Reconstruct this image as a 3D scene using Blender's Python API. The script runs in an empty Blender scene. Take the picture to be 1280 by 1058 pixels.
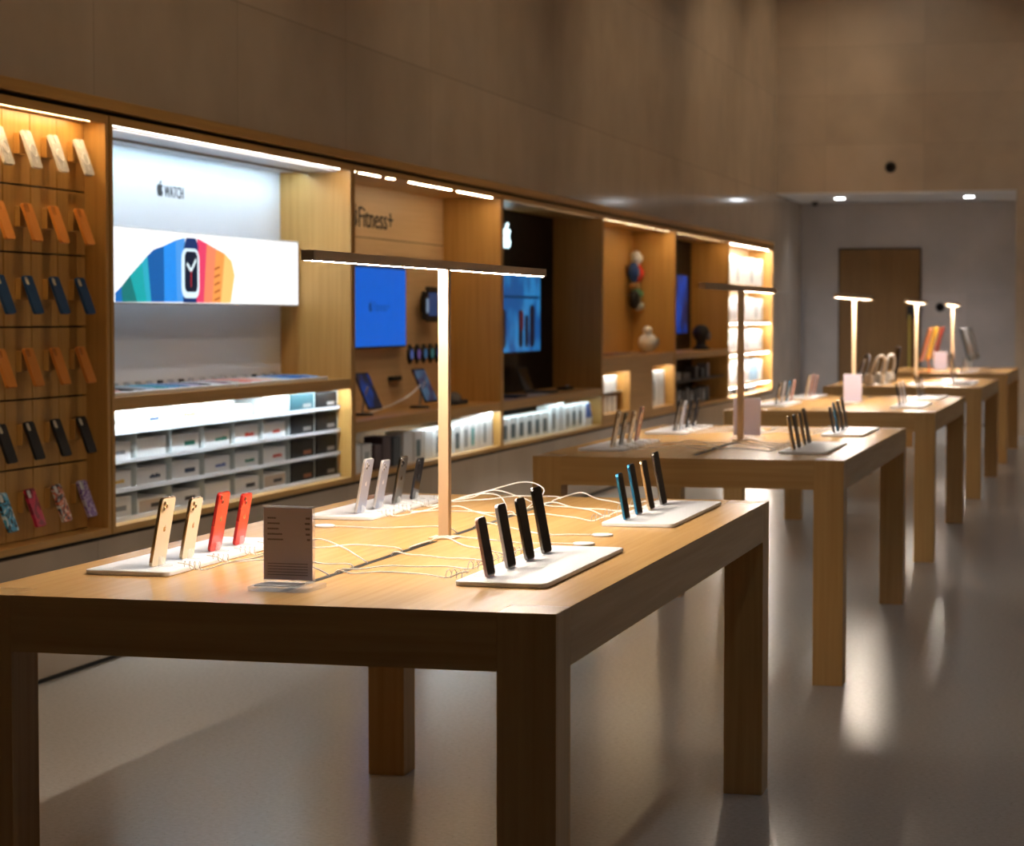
import bpy, bmesh, math, random
from mathutils import Vector, Matrix
random.seed(7)
PI = math.pi
C = bpy.context.scene.collection
SC = bpy.context.scene

# ------------------------------------------------------------------ materials
MATS = {}
def pmat(name, col, rough=.5, metal=0., spec=.5, emis=None, estr=0., trans=0., alpha=1., ior=1.45, coat=0.):
    if name in MATS: return MATS[name]
    m = bpy.data.materials.new(name); m.use_nodes = True
    b = m.node_tree.nodes['Principled BSDF']
    b.inputs['Base Color'].default_value = (*col, 1)
    b.inputs['Roughness'].default_value = rough
    b.inputs['Metallic'].default_value = metal
    b.inputs['Specular IOR Level'].default_value = spec
    b.inputs['IOR'].default_value = ior
    b.inputs['Coat Weight'].default_value = coat
    if trans: b.inputs['Transmission Weight'].default_value = trans
    if alpha < 1: b.inputs['Alpha'].default_value = alpha
    if emis:
        b.inputs['Emission Color'].default_value = (*emis, 1)
        b.inputs['Emission Strength'].default_value = estr
    # a little procedural unevenness of the gloss on every surface
    n = m.node_tree.nodes.new('ShaderNodeTexNoise'); n.inputs['Scale'].default_value = 9
    tc = m.node_tree.nodes.new('ShaderNodeTexCoord')
    m.node_tree.links.new(tc.outputs['Object'], n.inputs['Vector'])
    r = m.node_tree.nodes.new('ShaderNodeMapRange')
    r.inputs['To Min'].default_value = max(0, rough - .04); r.inputs['To Max'].default_value = min(1, rough + .04)
    m.node_tree.links.new(n.outputs['Fac'], r.inputs['Value'])
    m.node_tree.links.new(r.outputs['Result'], b.inputs['Roughness'])
    MATS[name] = m
    return m

def wood(name, axis, light=(.57, .315, .090), dark=(.45, .235, .057), rough=.36, scale=1.):
    if name in MATS: return MATS[name]
    m = bpy.data.materials.new(name); m.use_nodes = True
    nt = m.node_tree; N = nt.nodes; L = nt.links
    b = N['Principled BSDF']
    tc = N.new('ShaderNodeTexCoord'); mp = N.new('ShaderNodeMapping')
    s = [55., 55., 55.]; s[axis] = 1.6
    mp.inputs['Scale'].default_value = [k*scale for k in s]
    L.new(tc.outputs['Object'], mp.inputs['Vector'])
    n = N.new('ShaderNodeTexNoise'); n.inputs['Scale'].default_value = 1; n.inputs['Detail'].default_value = 5
    L.new(mp.outputs['Vector'], n.inputs['Vector'])
    mp2 = N.new('ShaderNodeMapping'); s2 = [6., 6., 6.]; s2[axis] = .35
    mp2.inputs['Scale'].default_value = s2
    L.new(tc.outputs['Object'], mp2.inputs['Vector'])
    n2 = N.new('ShaderNodeTexNoise'); n2.inputs['Scale'].default_value = 1
    L.new(mp2.outputs['Vector'], n2.inputs['Vector'])
    mx = N.new('ShaderNodeMath'); mx.operation = 'MULTIPLY_ADD'; mx.inputs[1].default_value = .6
    L.new(n.outputs['Fac'], mx.inputs[0])
    m3 = N.new('ShaderNodeMath'); m3.operation = 'MULTIPLY'; m3.inputs[1].default_value = .4
    L.new(n2.outputs['Fac'], m3.inputs[0]); L.new(m3.outputs[0], mx.inputs[2])
    cr = N.new('ShaderNodeValToRGB')
    cr.color_ramp.elements[0].position = .36; cr.color_ramp.elements[0].color = (*dark, 1)
    cr.color_ramp.elements[1].position = .64; cr.color_ramp.elements[1].color = (*light, 1)
    L.new(mx.outputs[0], cr.inputs['Fac']); L.new(cr.outputs['Color'], b.inputs['Base Color'])
    b.inputs['Roughness'].default_value = rough
    b.inputs['Specular IOR Level'].default_value = .4
    bp = N.new('ShaderNodeBump'); bp.inputs['Strength'].default_value = .06; bp.inputs['Distance'].default_value = .001
    L.new(n.outputs['Fac'], bp.inputs['Height']); L.new(bp.outputs['Normal'], b.inputs['Normal'])
    MATS[name] = m
    return m

WX, WY, WZ = wood('oak_along_x', 0), wood('oak_along_y', 1), wood('oak_along_z', 2)
TWX, TWY, TWZ = [wood('oak_table_'+n, i, (.60, .355, .130), (.49, .27, .088), rough=.26) for i, n in enumerate(('x', 'y', 'z'))]
WEND = wood('oak_end_grain', 2, (.42, .24, .07), (.34, .185, .05), .30, 2.)
DOORWOOD = wood('walnut_door', 2, (.20, .10, .025), (.15, .072, .016), .45)
WPALE = wood('pale_maple', 1, (.70, .48, .26), (.63, .42, .21), .45)

WHITE = pmat('white_plastic', (.86, .86, .88), .35)
WHITEM = pmat('white_card', (.88, .88, .88), .6)
CABLEW = pmat('white_cable', (.86, .84, .80), .45)
BLACKM = pmat('black_matte', (.012, .012, .013), .55)
BLACKG = pmat('black_glass', (.006, .006, .008), .06, spec=.6)
DARKGAP = pmat('dark_gap', (.006, .005, .004), .8)
BRASS = pmat('champagne_metal', (.74, .54, .34), .42, .45)
STEEL = pmat('brushed_steel', (.55, .55, .56), .32, 1.)
CHROME = pmat('polished_steel', (.75, .75, .76), .12, 1.)
CLEAR = pmat('clear_acrylic', (.92, .94, .95), .08, alpha=.22)
BINC = pmat('frosted_acrylic', (.80, .88, .88), .35, alpha=.55)
def emit(name, col, s): return pmat(name, tuple(c*.03 for c in col), .4, emis=col, estr=s, spec=.25)
LAMPLED = emit('lamp_led', (1., .86, .71), 290)
LAMPOFF = pmat('lamp_strip_unlit', (.40, .38, .34), .4)
WARMLED = emit('warm_led', (1., .68, .33), 40)
WARMLED2 = emit('warm_led_bright', (1., .76, .48), 55)
WARMLOW = emit('warm_led_low', (1., .66, .34), 3)
COOLLED = emit('cool_led', (.80, .90, 1.), 34)
COOLSHELF = emit('cool_led_shelf', (.74, .90, 1.), 150)
NEUTLED = emit('neutral_led', (1., .92, .82), 170)

# ------------------------------------------------------------------ mesh builder
class MB:
    def __init__(s): s.bm = bmesh.new(); s.mi = 0
    def _tag(s, n0):
        s.bm.faces.ensure_lookup_table()
        for f in s.bm.faces[n0:]: f.material_index = s.mi
    def box(s, a, b, bev=0., seg=2, M=None):
        n0 = len(s.bm.faces)
        c = [(a[i]+b[i])/2 for i in range(3)]; d = [abs(b[i]-a[i]) for i in range(3)]
        t = bmesh.new(); bmesh.ops.create_cube(t, size=1)
        for v in t.verts: v.co = Vector((v.co.x*d[0]+c[0], v.co.y*d[1]+c[1], v.co.z*d[2]+c[2]))
        if bev: bmesh.ops.bevel(t, geom=t.edges[:], offset=bev, segments=seg, affect='EDGES', profile=.5)
        s.merge(t, M); return s
    def merge(s, t, M=None):
        vm = {}
        for v in t.verts: vm[v] = s.bm.verts.new((M @ v.co) if M else v.co)
        for f in t.faces:
            try:
                g = s.bm.faces.new([vm[v] for v in f.verts]); g.material_index = s.mi; g.smooth = f.smooth
            except ValueError: pass
        t.free(); return s
    def prism(s, pts, axis, lo, hi, bev=0., M=None, seg=2):
        """pts: 2-D outline; extruded along axis lo..hi. axis 0: pts are (y,z); 1: (x,z); 2: (x,y)"""
        t = bmesh.new()
        def P(p, h): return {0: (h, p[0], p[1]), 1: (p[0], h, p[1]), 2: (p[0], p[1], h)}[axis]
        A = [t.verts.new(P(p, lo)) for p in pts]; B = [t.verts.new(P(p, hi)) for p in pts]
        n = len(pts)
        fa = t.faces.new(A); fb = t.faces.new(B[::-1])
        for i in range(n): t.faces.new([A[i], B[i], B[(i+1) % n], A[(i+1) % n]])
        bmesh.ops.recalc_face_normals(t, faces=t.faces[:])
        if bev:
            ed = [e for e in t.edges if (fa in e.link_faces or fb in e.link_faces)]
            bmesh.ops.bevel(t, geom=ed, offset=bev, segments=seg, affect='EDGES', profile=.5)
        s.merge(t, M); return s
    def rrect(s, axis, lo, hi, c, w, h, r, bev=0., n=5, M=None):
        return s.prism(rrpts(c, w, h, r, n), axis, lo, hi, bev, M)
    def cyl(s, p0, p1, r0, r1=None, n=20, smooth=True):
        r1 = r0 if r1 is None else r1
        p0 = Vector(p0); p1 = Vector(p1); d = (p1-p0).normalized()
        q = d.to_track_quat('Z', 'Y')
        t = bmesh.new()
        A = [t.verts.new(p0 + q @ Vector((r0*math.cos(2*PI*i/n), r0*math.sin(2*PI*i/n), 0))) for i in range(n)]
        B = [t.verts.new(p1 + q @ Vector((r1*math.cos(2*PI*i/n), r1*math.sin(2*PI*i/n), 0))) for i in range(n)]
        t.faces.new(A[::-1]); t.faces.new(B)
        for i in range(n):
            f = t.faces.new([A[i], A[(i+1) % n], B[(i+1) % n], B[i]]); f.smooth = smooth
        s.merge(t); return s
    def tube(s, pts, r, n=8, sub=6, closed=False):
        P = [Vector(p) for p in pts]
        if len(P) > 2: P = catmull(P, sub)
        t = bmesh.new(); rings = []
        up = Vector((0, 0, 1))
        for i, p in enumerate(P):
            d = (P[min(i+1, len(P)-1)] - P[max(i-1, 0)])
            d = d.normalized() if d.length > 1e-9 else Vector((1, 0, 0))
            a = d.cross(up)
            if a.length < 1e-3: a = d.cross(Vector((1, 0, 0)))
            a.normalize(); b = a.cross(d)
            rings.append([t.verts.new(p + a*r*math.cos(2*PI*k/n) + b*r*math.sin(2*PI*k/n)) for k in range(n)])
        for i in range(len(rings)-1):
            for k in range(n):
                f = t.faces.new([rings[i][k], rings[i][(k+1) % n], rings[i+1][(k+1) % n], rings[i+1][k]]); f.smooth = True
        t.faces.new(rings[0]); t.faces.new(rings[-1][::-1])
        bmesh.ops.recalc_face_normals(t, faces=t.faces[:])
        s.merge(t); return s
    def ball(s, c, r, sc=(1, 1, 1), u=16, v=10):
        t = bmesh.new(); bmesh.ops.create_uvsphere(t, u_segments=u, v_segments=v, radius=r)
        for w in t.verts: w.co = Vector((w.co.x*sc[0]+c[0], w.co.y*sc[1]+c[1], w.co.z*sc[2]+c[2]))
        for f in t.faces: f.smooth = True
        s.merge(t); return s
    def lathe(s, prof, c=(0, 0, 0), n=24):
        t = bmesh.new(); R = []
        for r, z in prof: R.append([t.verts.new((c[0]+r*math.cos(2*PI*k/n), c[1]+r*math.sin(2*PI*k/n), c[2]+z)) for k in range(n)])
        for i in range(len(R)-1):
            for k in range(n):
                f = t.faces.new([R[i][k], R[i][(k+1) % n], R[i+1][(k+1) % n], R[i+1][k]]); f.smooth = True
        t.faces.new(R[0][::-1]); t.faces.new(R[-1])
        bmesh.ops.recalc_face_normals(t, faces=t.faces[:])
        s.merge(t); return s
    def mesh(s, name, mats):
        me = bpy.data.meshes.new(name); s.bm.to_mesh(me); s.bm.free()
        for m in (mats if isinstance(mats, (list, tuple)) else [mats]): me.materials.append(m)
        return me
    def build(s, name, mats, parent=None, loc=(0, 0, 0)):
        return obj(name, s.mesh(name, mats), parent, loc)

def rrpts(c, w, h, r, n=5):
    out = []
    for cx, cy, a0 in ((1, 1, 0), (-1, 1, 90), (-1, -1, 180), (1, -1, 270)):
        for k in range(n+1):
            a = math.radians(a0 + 90*k/n)
            out.append((c[0]+cx*(w/2-r)+r*math.cos(a), c[1]+cy*(h/2-r)+r*math.sin(a)))
    return out
def catmull(P, sub):
    out = []
    for i in range(len(P)-1):
        p0 = P[max(i-1, 0)]; p1 = P[i]; p2 = P[i+1]; p3 = P[min(i+2, len(P)-1)]
        for k in range(sub):
            t = k/sub
            out.append(.5*((2*p1) + (p2-p0)*t + (2*p0-5*p1+4*p2-p3)*t*t + (3*p1-p0-3*p2+p3)*t**3))
    out.append(P[-1]); return out
def obj(name, me, parent=None, loc=(0, 0, 0)):
    o = bpy.data.objects.new(name, me); C.objects.link(o); o.location = loc
    if parent: o.parent = parent
    return o
def tag(o, label, cat, group=None, kind=None):
    if label: o['label'] = label
    if cat: o['category'] = cat
    if group: o['group'] = group
    if kind: o['kind'] = kind
    return o
def thing(name, label, cat, loc=(0, 0, 0), rot=(0, 0, 0), group=None):
    o = bpy.data.objects.new(name, None); C.objects.link(o)
    o.empty_display_size = .05
    o.location = loc; o.rotation_euler = rot
    return tag(o, label, cat, group)
def struct(name, mb, mats):
    o = mb.build(name, mats); o['kind'] = 'structure'; return o

# wall things: local (u, v, w) -> world (w, u, v): the reader's right is +y, up is +z, out of the wall is +x
WALLM = Matrix(((0, 0, 1, 0), (1, 0, 0, 0), (0, 1, 0, 0), (0, 0, 0, 1)))
def text_bm(s, depth=.002):
    cu = bpy.data.curves.new('lettering', 'FONT'); cu.body = s; cu.size = 1; cu.extrude = 0; cu.resolution_u = 3
    o = bpy.data.objects.new('lettering', cu); C.objects.link(o)
    dg = bpy.context.evaluated_depsgraph_get(); dg.update()
    me = o.evaluated_get(dg).to_mesh()
    t = bmesh.new(); t.from_mesh(me)
    o.evaluated_get(dg).to_mesh_clear()
    bpy.data.objects.remove(o); bpy.data.curves.remove(cu)
    r = bmesh.ops.extrude_face_region(t, geom=t.faces[:])
    for e in r['geom']:
        if isinstance(e, bmesh.types.BMVert): e.co.z += 1
    bmesh.ops.recalc_face_normals(t, faces=t.faces[:])
    return t
def fit_wall(t, x, depth, y0, y1, z0, z1, mirror=False):
    xs = [v.co.x for v in t.verts]; ys = [v.co.y for v in t.verts]; zs = [v.co.z for v in t.verts]
    ax, bx, ay, by, az, bz = min(xs), max(xs), min(ys), max(ys), min(zs), max(zs)
    for v in t.verts:
        u = (v.co.x-ax)/(bx-ax); w = (v.co.y-ay)/(by-ay); q = (v.co.z-az)/(bz-az)
        v.co = Vector((x+q*depth, y0+u*(y1-y0), z0+w*(z1-z0)))
    bmesh.ops.recalc_face_normals(t, faces=t.faces[:])
    return t
FRUIT = "12.152 6.896 -.948 0 -2.415 -1.078 -3.96 -1.04 -2.04 .027 -3.91 1.183 -4.961 3.014 -2.117 3.675 -.546 9.103 1.519 12.09 1.013 1.454 2.208 3.09 3.792 3.039 1.52 -.065 2.09 -.987 3.935 -.987 1.831 0 2.35 .987 3.96 .948 1.637 -.026 2.676 -1.48 3.676 -2.948 1.156 -1.688 1.636 -3.325 1.662 -3.415 -.039 -.013 -3.182 -1.221 -3.22 -4.857 -.026 -3.04 2.48 -4.494 2.597 -4.559 -1.429 -2.09 -3.623 -2.324 -4.39 -2.376 -2 -.156 -3.675 1.09 -4.61 1.09"
LEAF = "15.53 3.83 .843 -1.012 1.4 -2.427 1.245 -3.83 -1.207 .052 -2.662 .805 -3.532 1.818 -.78 .896 -1.454 2.338 -1.273 3.714 1.338 .104 2.715 -.688 3.559 -1.701"
def path_pts(s, n=5):
    v = [float(k) for k in s.split()]
    p = (v[0], v[1]); out = []; v = v[2:]
    for i in range(0, len(v)-5, 6):
        a, b, c = [(p[0]+v[i+j], p[1]+v[i+j+1]) for j in (0, 2, 4)]
        for k in range(n):
            t = k/n; q = 1-t
            out.append(tuple(q**3*p[j]+3*q*q*t*a[j]+3*q*t*t*b[j]+t**3*c[j] for j in (0, 1)))
        p = c
    return [(x, 24-y) for x, y in out]
def fruit_bm():
    t = bmesh.new()
    for s in (FRUIT, LEAF):
        pts = path_pts(s)
        A = [t.verts.new((x, y, 0)) for x, y in pts]; B = [t.verts.new((x, y, 1)) for x, y in pts]
        n = len(pts); t.faces.new(A[::-1]); t.faces.new(B)
        for i in range(n): t.faces.new([A[i], A[(i+1) % n], B[(i+1) % n], B[i]])
    bmesh.ops.recalc_face_normals(t, faces=t.faces[:])
    return t
def wall_text(name, s, x, depth, y0, y1, z0, z1, m, parent):
    mb = MB(); mb.merge(fit_wall(text_bm(s), x, depth, y0, y1, z0, z1)); return mb.build(name, m, parent)
def wall_logo(name, x, depth, y0, y1, z0, z1, m, parent):
    mb = MB(); mb.merge(fit_wall(fruit_bm(), x, depth, y0, y1, z0, z1)); return mb.build(name, m, parent)

# ------------------------------------------------------------------ setting
XW = -4.22          # face of the left wall
XR = 5.2; YF = -3.; YE = 29.1; YA = 31.5; ZC = 6.2; ZS = 3.06; XO = -1.21
def stone(name, base, rough, joint_axis_u, pitch_u, off_u, pitch_z, off_z, dark=.72):
    m = bpy.data.materials.new(name); m.use_nodes = True
    nt = m.node_tree; N = nt.nodes; L = nt.links; b = N['Principled BSDF']
    tc = N.new('ShaderNodeTexCoord'); sp = N.new('ShaderNodeSeparateXYZ'); L.new(tc.outputs['Object'], sp.inputs[0])
    def line(ax, off, pitch, w):
        a = N.new('ShaderNodeMath'); a.operation = 'ADD'; a.inputs[1].default_value = -off+100*pitch; L.new(sp.outputs[ax], a.inputs[0])
        d = N.new('ShaderNodeMath'); d.operation = 'DIVIDE'; d.inputs[1].default_value = pitch; L.new(a.outputs[0], d.inputs[0])
        f = N.new('ShaderNodeMath'); f.operation = 'FRACT'; L.new(d.outputs[0], f.inputs[0])
        c = N.new('ShaderNodeMath'); c.operation = 'LESS_THAN'; c.inputs[1].default_value = w/pitch; L.new(f.outputs[0], c.inputs[0])
        fl = N.new('ShaderNodeMath'); fl.operation = 'FLOOR'; L.new(d.outputs[0], fl.inputs[0])
        return c, fl
    a, fa = line(joint_axis_u, off_u, pitch_u, .008); z, fz = line(2, off_z, pitch_z, .008)
    mx = N.new('ShaderNodeMath'); mx.operation = 'MAXIMUM'; L.new(a.outputs[0], mx.inputs[0]); L.new(z.outputs[0], mx.inputs[1])
    cb = N.new('ShaderNodeCombineXYZ'); L.new(fa.outputs[0], cb.inputs[0]); L.new(fz.outputs[0], cb.inputs[1])
    wn = N.new('ShaderNodeTexWhiteNoise'); L.new(cb.outputs[0], wn.inputs['Vector'])
    no = N.new('ShaderNodeTexNoise'); no.inputs['Scale'].default_value = 2.2; no.inputs['Detail'].default_value = 6
    L.new(tc.outputs['Object'], no.inputs['Vector'])
    ad = N.new('ShaderNodeMath'); ad.operation = 'MULTIPLY_ADD'; ad.inputs[1].default_value = .25
    L.new(wn.outputs['Value'], ad.inputs[0]); 
    ms = N.new('ShaderNodeMath'); ms.operation = 'MULTIPLY'; ms.inputs[1].default_value = .75
    L.new(no.outputs['Fac'], ms.inputs[0]); L.new(ms.outputs[0], ad.inputs[2])
    cr = N.new('ShaderNodeValToRGB')
    cr.color_ramp.elements[0].color = (*[c*.86 for c in base], 1); cr.color_ramp.elements[1].color = (*[min(1, c*1.12) for c in base], 1)
    cr.color_ramp.elements[0].position = .25; cr.color_ramp.elements[1].position = .75
    L.new(ad.outputs[0], cr.inputs['Fac'])
    mi = N.new('ShaderNodeMixRGB'); mi.inputs['Color2'].default_value = (*[c*dark for c in base], 1)
    L.new(mx.outputs[0], mi.inputs['Fac']); L.new(cr.outputs['Color'], mi.inputs['Color1'])
    L.new(mi.outputs['Color'], b.inputs['Base Color']); b.inputs['Roughness'].default_value = rough
    return m
STONE = stone('polished_limestone', (.46, .36, .265), .10, 1, 1.64, 8.93, 1.24, .57)
STONE2 = stone('honed_limestone', (.46, .37, .28), .42, 0, 1.24, -3.6, .62, 3.06, .85)
STONE3 = stone('alcove_plaster', (.46, .42, .40), .5, 0, 1.64, -3.6, 1.24, .57, .9)
def floor_mat():
    m = bpy.data.materials.new('pale_terrazzo'); m.use_nodes = True
    nt = m.node_tree; N = nt.nodes; L = nt.links; b = N['Principled BSDF']
    tc = N.new('ShaderNodeTexCoord')
    n = N.new('ShaderNodeTexNoise'); n.inputs['Scale'].default_value = 60; n.inputs['Detail'].default_value = 3; L.new(tc.outputs['Object'], n.inputs['Vector'])
    v = N.new('ShaderNodeTexVoronoi'); v.inputs['Scale'].default_value = 42; L.new(tc.outputs['Object'], v.inputs['Vector'])
    cr = N.new('ShaderNodeValToRGB'); cr.color_ramp.elements[0].position = .06; cr.color_ramp.elements[1].position = .12
    cr.color_ramp.elements[0].color = (.26, .24, .22, 1); cr.color_ramp.elements[1].color = (.50, .47, .44, 1)
    L.new(v.outputs['Distance'], cr.inputs['Fac'])
    mi = N.new('ShaderNodeMixRGB'); mi.blend_type = 'MULTIPLY'; mi.inputs['Fac'].default_value = .35
    L.new(cr.outputs['Color'], mi.inputs['Color1']); L.new(n.outputs['Fac'], mi.inputs['Color2'])
    L.new(mi.outputs['Color'], b.inputs['Base Color'])
    b.inputs['Roughness'].default_value = .22; b.inputs['Specular IOR Level'].default_value = .55
    return m
FLOORM = floor_mat()
CEILM = pmat('ceiling_paint', (.55, .50, .45), .8)
struct('floor', MB().box((XW-.6, YF-.2, -.2), (XR+.2, YA+.2, 0)), FLOORM)
struct('ceiling', MB().box((XW-.6, YF-.2, ZC), (XR+.2, YE+.2, ZC+.2)), CEILM)
w = MB()
w.box((XW-.6, YF-.2, 2.436), (XW, YA, ZC)); w.box((XW-.6, YF-.2, 0), (XW, YA, .53))
w.box((XW-.6, 28.81, .53), (XW, YA, 2.436)); w.box((XW-.6, YF-.2, .53), (XW, 5.79, 2.436)); w.box((XW-.6, 5.79, .53), (XW-.5, 28.81, 2.436))
struct('wall_left', w, STONE)
w = MB(); w.box((XW, YE, ZS+.02), (XR+.2, YE+.25, ZC)); w.box((XO, YE, 0), (XR+.2, YE+.25, ZS+.02)); w.box((XO, YE+.25, 0), (XO+.3, YA, ZS+.02))
struct('wall_back', w, STONE2)
struct('wall_alcove', MB().box((XW-.6, YA, 0), (XO+.3, YA+.2, ZS+.2)), STONE3)
struct('ceiling_alcove', MB().box((XW, YE+.25, ZS), (XO, YA, ZS+.2)).box((XW, YE+.004, ZS), (XO, YE+.25, ZS+.02)), pmat('white_paint', (.62, .64, .68), .7))
struct('wall_right', MB().box((XR, YF-.2, 0), (XR+.2, YE, ZC)), STONE2)
struct('wall_front', MB().box((XW, YF-.2, 0), (XR, YF, ZC)), STONE2)
struct('trim_1', MB().box((XW-.05, 5.79, 2.386), (XW+.012, 28.81, 2.436), .002), WY)
struct('trim_2', MB().box((XW-.5, 5.79, 2.366), (XW-.03, 28.81, 2.386)).box((XW-.5, 5.79, .53), (XW-.03, 28.81, .545)), DARKGAP)
struct('baseboard_left', MB().box((XW, YF, .001), (XW+.006, YA, .016)), DARKGAP)
struct('baseboard_alcove', MB().box((XW+.006, YA-.006, .001), (XO, YA, .016)), DARKGAP)
d = struct('door_1', MB().box((-3.685, YA-.045, .005), (-2.59, YA, 2.42), .003), DOORWOOD)
MB().box((-2.735, YA-.10, .62), (-2.705, YA-.075, 1.52), .006).box((-2.73, YA-.08, .70), (-2.71, YA-.045, .73)).box((-2.73, YA-.08, 1.40), (-2.71, YA-.045, 1.43)).build('door_handle', pmat('brass_pull', (.55, .45, .12), .35, 1.), d)
MB().box((-2.76, YA-.06, 1.46), (-2.66, YA-.045, 1.64), .008).build('lock_plate', BLACKM, d)
MB().box((-3.70, YA-.03, 0), (-3.687, YA, 2.435)).box((-2.588, YA-.03, 0), (-2.575, YA, 2.435)).box((-3.70, YA-.03, 2.422), (-2.575, YA, 2.435)).build('door_frame', DARKGAP, d)

def disc_fixture(name, label, cat, loc, axis, r):
    t = thing(name, label, cat, loc)
    e = Vector(axis)
    MB().cyl((0, 0, 0), e*.012, r, r*.96, 28).build('housing', BLACKM, t)
    MB().cyl(e*.012, e*.02, r*.62, r*.5, 24).build('lens', BLACKG, t)
    return t
disc_fixture('wall_speaker', 'round black speaker set in the stone wall above the alcove opening', 'speaker', (-2.774, YE, 3.387), (0, -1, 0), .072)
disc_fixture('wall_sensor', 'round black sensor on the alcove wall to the right of the wooden door', 'sensor', (-2.316, YA, 1.624), (0, -1, 0), .062)
t = thing('security_camera', 'tiny black dome camera under the alcove ceiling near the left wall', 'camera', (-3.985, 31.1, ZS))
MB().cyl((0, 0, 0), (0, 0, -.02), .05, .05).build('base', BLACKM, t); MB().ball((0, 0, -.02), .038).build('dome', BLACKG, t)

def downlight(name, label, loc, r, m, group, square=False):
    t = thing(name, label, 'ceiling light', loc, (0, 0, 0), group)
    if square:
        MB().box((-r, -r, -.006), (r, r, -.0005), .002).build('trim_ring', WHITE, t)
        MB().box((-r*.78, -r*.78, -.010), (r*.78, r*.78, -.006)).build('diffuser', m, t)
    else:
        MB().cyl((0, 0, -.012), (0, 0, -.0005), r, r*1.02, 28).build('trim_ring', WHITE, t)
        MB().cyl((0, 0, -.016), (0, 0, -.012), r*.8, r*.8, 24).build('diffuser', m, t)
    return t
def spot(loc, energy, col, size, blend=.6, rad=.06, target=None):
    l = bpy.data.lights.new('spot', 'SPOT'); l.energy = energy; l.color = col; l.spot_size = math.radians(size); l.spot_blend = blend; l.shadow_soft_size = rad
    o = bpy.data.objects.new('spot_light', l); C.objects.link(o); o.location = loc
    if target: o.rotation_euler = (Vector(target)-Vector(loc)).to_track_quat('-Z', 'Y').to_euler()
    return o
ALED = emit('alcove_led', (.90, .96, 1.), 30)
for i, (x, lab) in enumerate(((-3.537, 'square white downlight in the alcove ceiling above the door'), (-1.856, 'square white downlight in the alcove ceiling right of the door'))):
    downlight('recessed_downlight', lab, (x, 30.15, ZS), .075, ALED, 'alcove downlights', True)
    spot((x, 30.15, ZS-.03), 44, (.74, .84, 1.), 120, .9, .06)

# ------------------------------------------------------------------ shelving units along the left wall
BND = [5.80, 9.08, 12.33, 15.60, 18.88, 22.19, 25.40, 28.80]
XB = -4.648
LABU = ['oak wall unit at far left with rows of phone cases on pegs',
        'oak wall unit with the long lit watch picture and white product bins',
        'oak wall unit with fitness lettering, blue screen and tablet stands',
        'oak wall unit with black back panel and glowing white emblem',
        'oak wall unit with a cabinet base and two lit niches',
        'oak wall unit with a narrow dark blue screen and dark lower shelves',
        'brightly lit oak wall unit full of white boxes at far end']
UNITS = []
def unit(k, xb, led, ledx=-4.253, ledw=.009, back=None, lip=2.3283):
    y0, y1 = BND[k]+.006, BND[k+1]-.006
    t = thing('shelving_unit', LABU[k], 'shelving unit', (XW, (y0+y1)/2, .546), group='oak shelving units along the wall')
    ox, oy, oz = XW, (y0+y1)/2, .546
    TH = .032
    MB().box((xb-.03-ox, y0-oy, 0), (.0, y0+TH-oy, 2.365-oz), .0015).build('side_panel', WZ, t)
    MB().box((xb-.03-ox, y1-TH-oy, 0), (.0, y1-oy, 2.365-oz), .0015).build('side_panel', WZ, t)
    zl = 2.333-oz if lip is None else lip-oz
    f = MB(); f.prism([(xb-.03-ox, 2.365-oz), (xb-.03-ox, 2.333-oz), (-.018, 2.333-oz), (-.018, zl-.0001), (0, zl-.0001), (0, 2.365-oz)], 1, y0+TH-oy, y1-TH-oy); f.build('top_panel', WY, t)
    f = MB(); f.box((xb-.03-ox, y0+TH-oy, 0), (.0, y1-TH-oy, .030), .0015); f.build('bottom_panel', WY, t)
    if back is not None:
        MB().box((xb-.028-ox, y0+TH-oy, .030), (xb-ox, y1-TH-oy, 2.333-oz)).build('back_panel', back, t)
    if led:
        MB().box((ledx-ledw-ox, y0+.10-oy, 2.3322-oz), (ledx+ledw-ox, y1-.10-oy, 2.3336-oz)).build('led_strip', led, t)
    UNITS.append((t, y0+TH, y1-TH, (ox, oy, oz)))
    return t
def L(k, p):   # world -> unit-local
    o = UNITS[k][3]; return (p[0]-o[0], p[1]-o[1], p[2]-o[2])
def upart(k, name, a, b, m, bev=.0015):
    return MB().box(L(k, a), L(k, b), bev).build(name, m, UNITS[k][0])

# ---- unit 0: tiled peg panel with phone cases
t = unit(0, -4.318, emit('warm_led_pegs', (1., .68, .34), 58), -4.253, .009, lip=2.3281)
_, ya, yb, _ = UNITS[0]
mb = MB(); mb.mi = 0
xs = [9.018-.243*i-.0 for i in range(14)]
ycuts = [yb]; c = 8.774
while c > ya: ycuts.append(c); c -= .243
ycuts.append(ya)
zc = [.576, .872, 1.155, 1.452, 1.757, 2.032, 2.333]
for i in range(len(ycuts)-1):
    for j in range(len(zc)-1):
        if ycuts[i]-ycuts[i+1] < .03: continue
        mb.box(L(0, (-4.338, ycuts[i+1]+.0035, zc[j]+.004)), L(0, (-4.318, ycuts[i]-.0035, zc[j+1]-.004)), .001, 1)
mb.build('back_tiles', WZ, t)
upart(0, 'back_panel', (-4.349, ya, .576), (-4.339, yb, 2.333), DARKGAP, 0)

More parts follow.
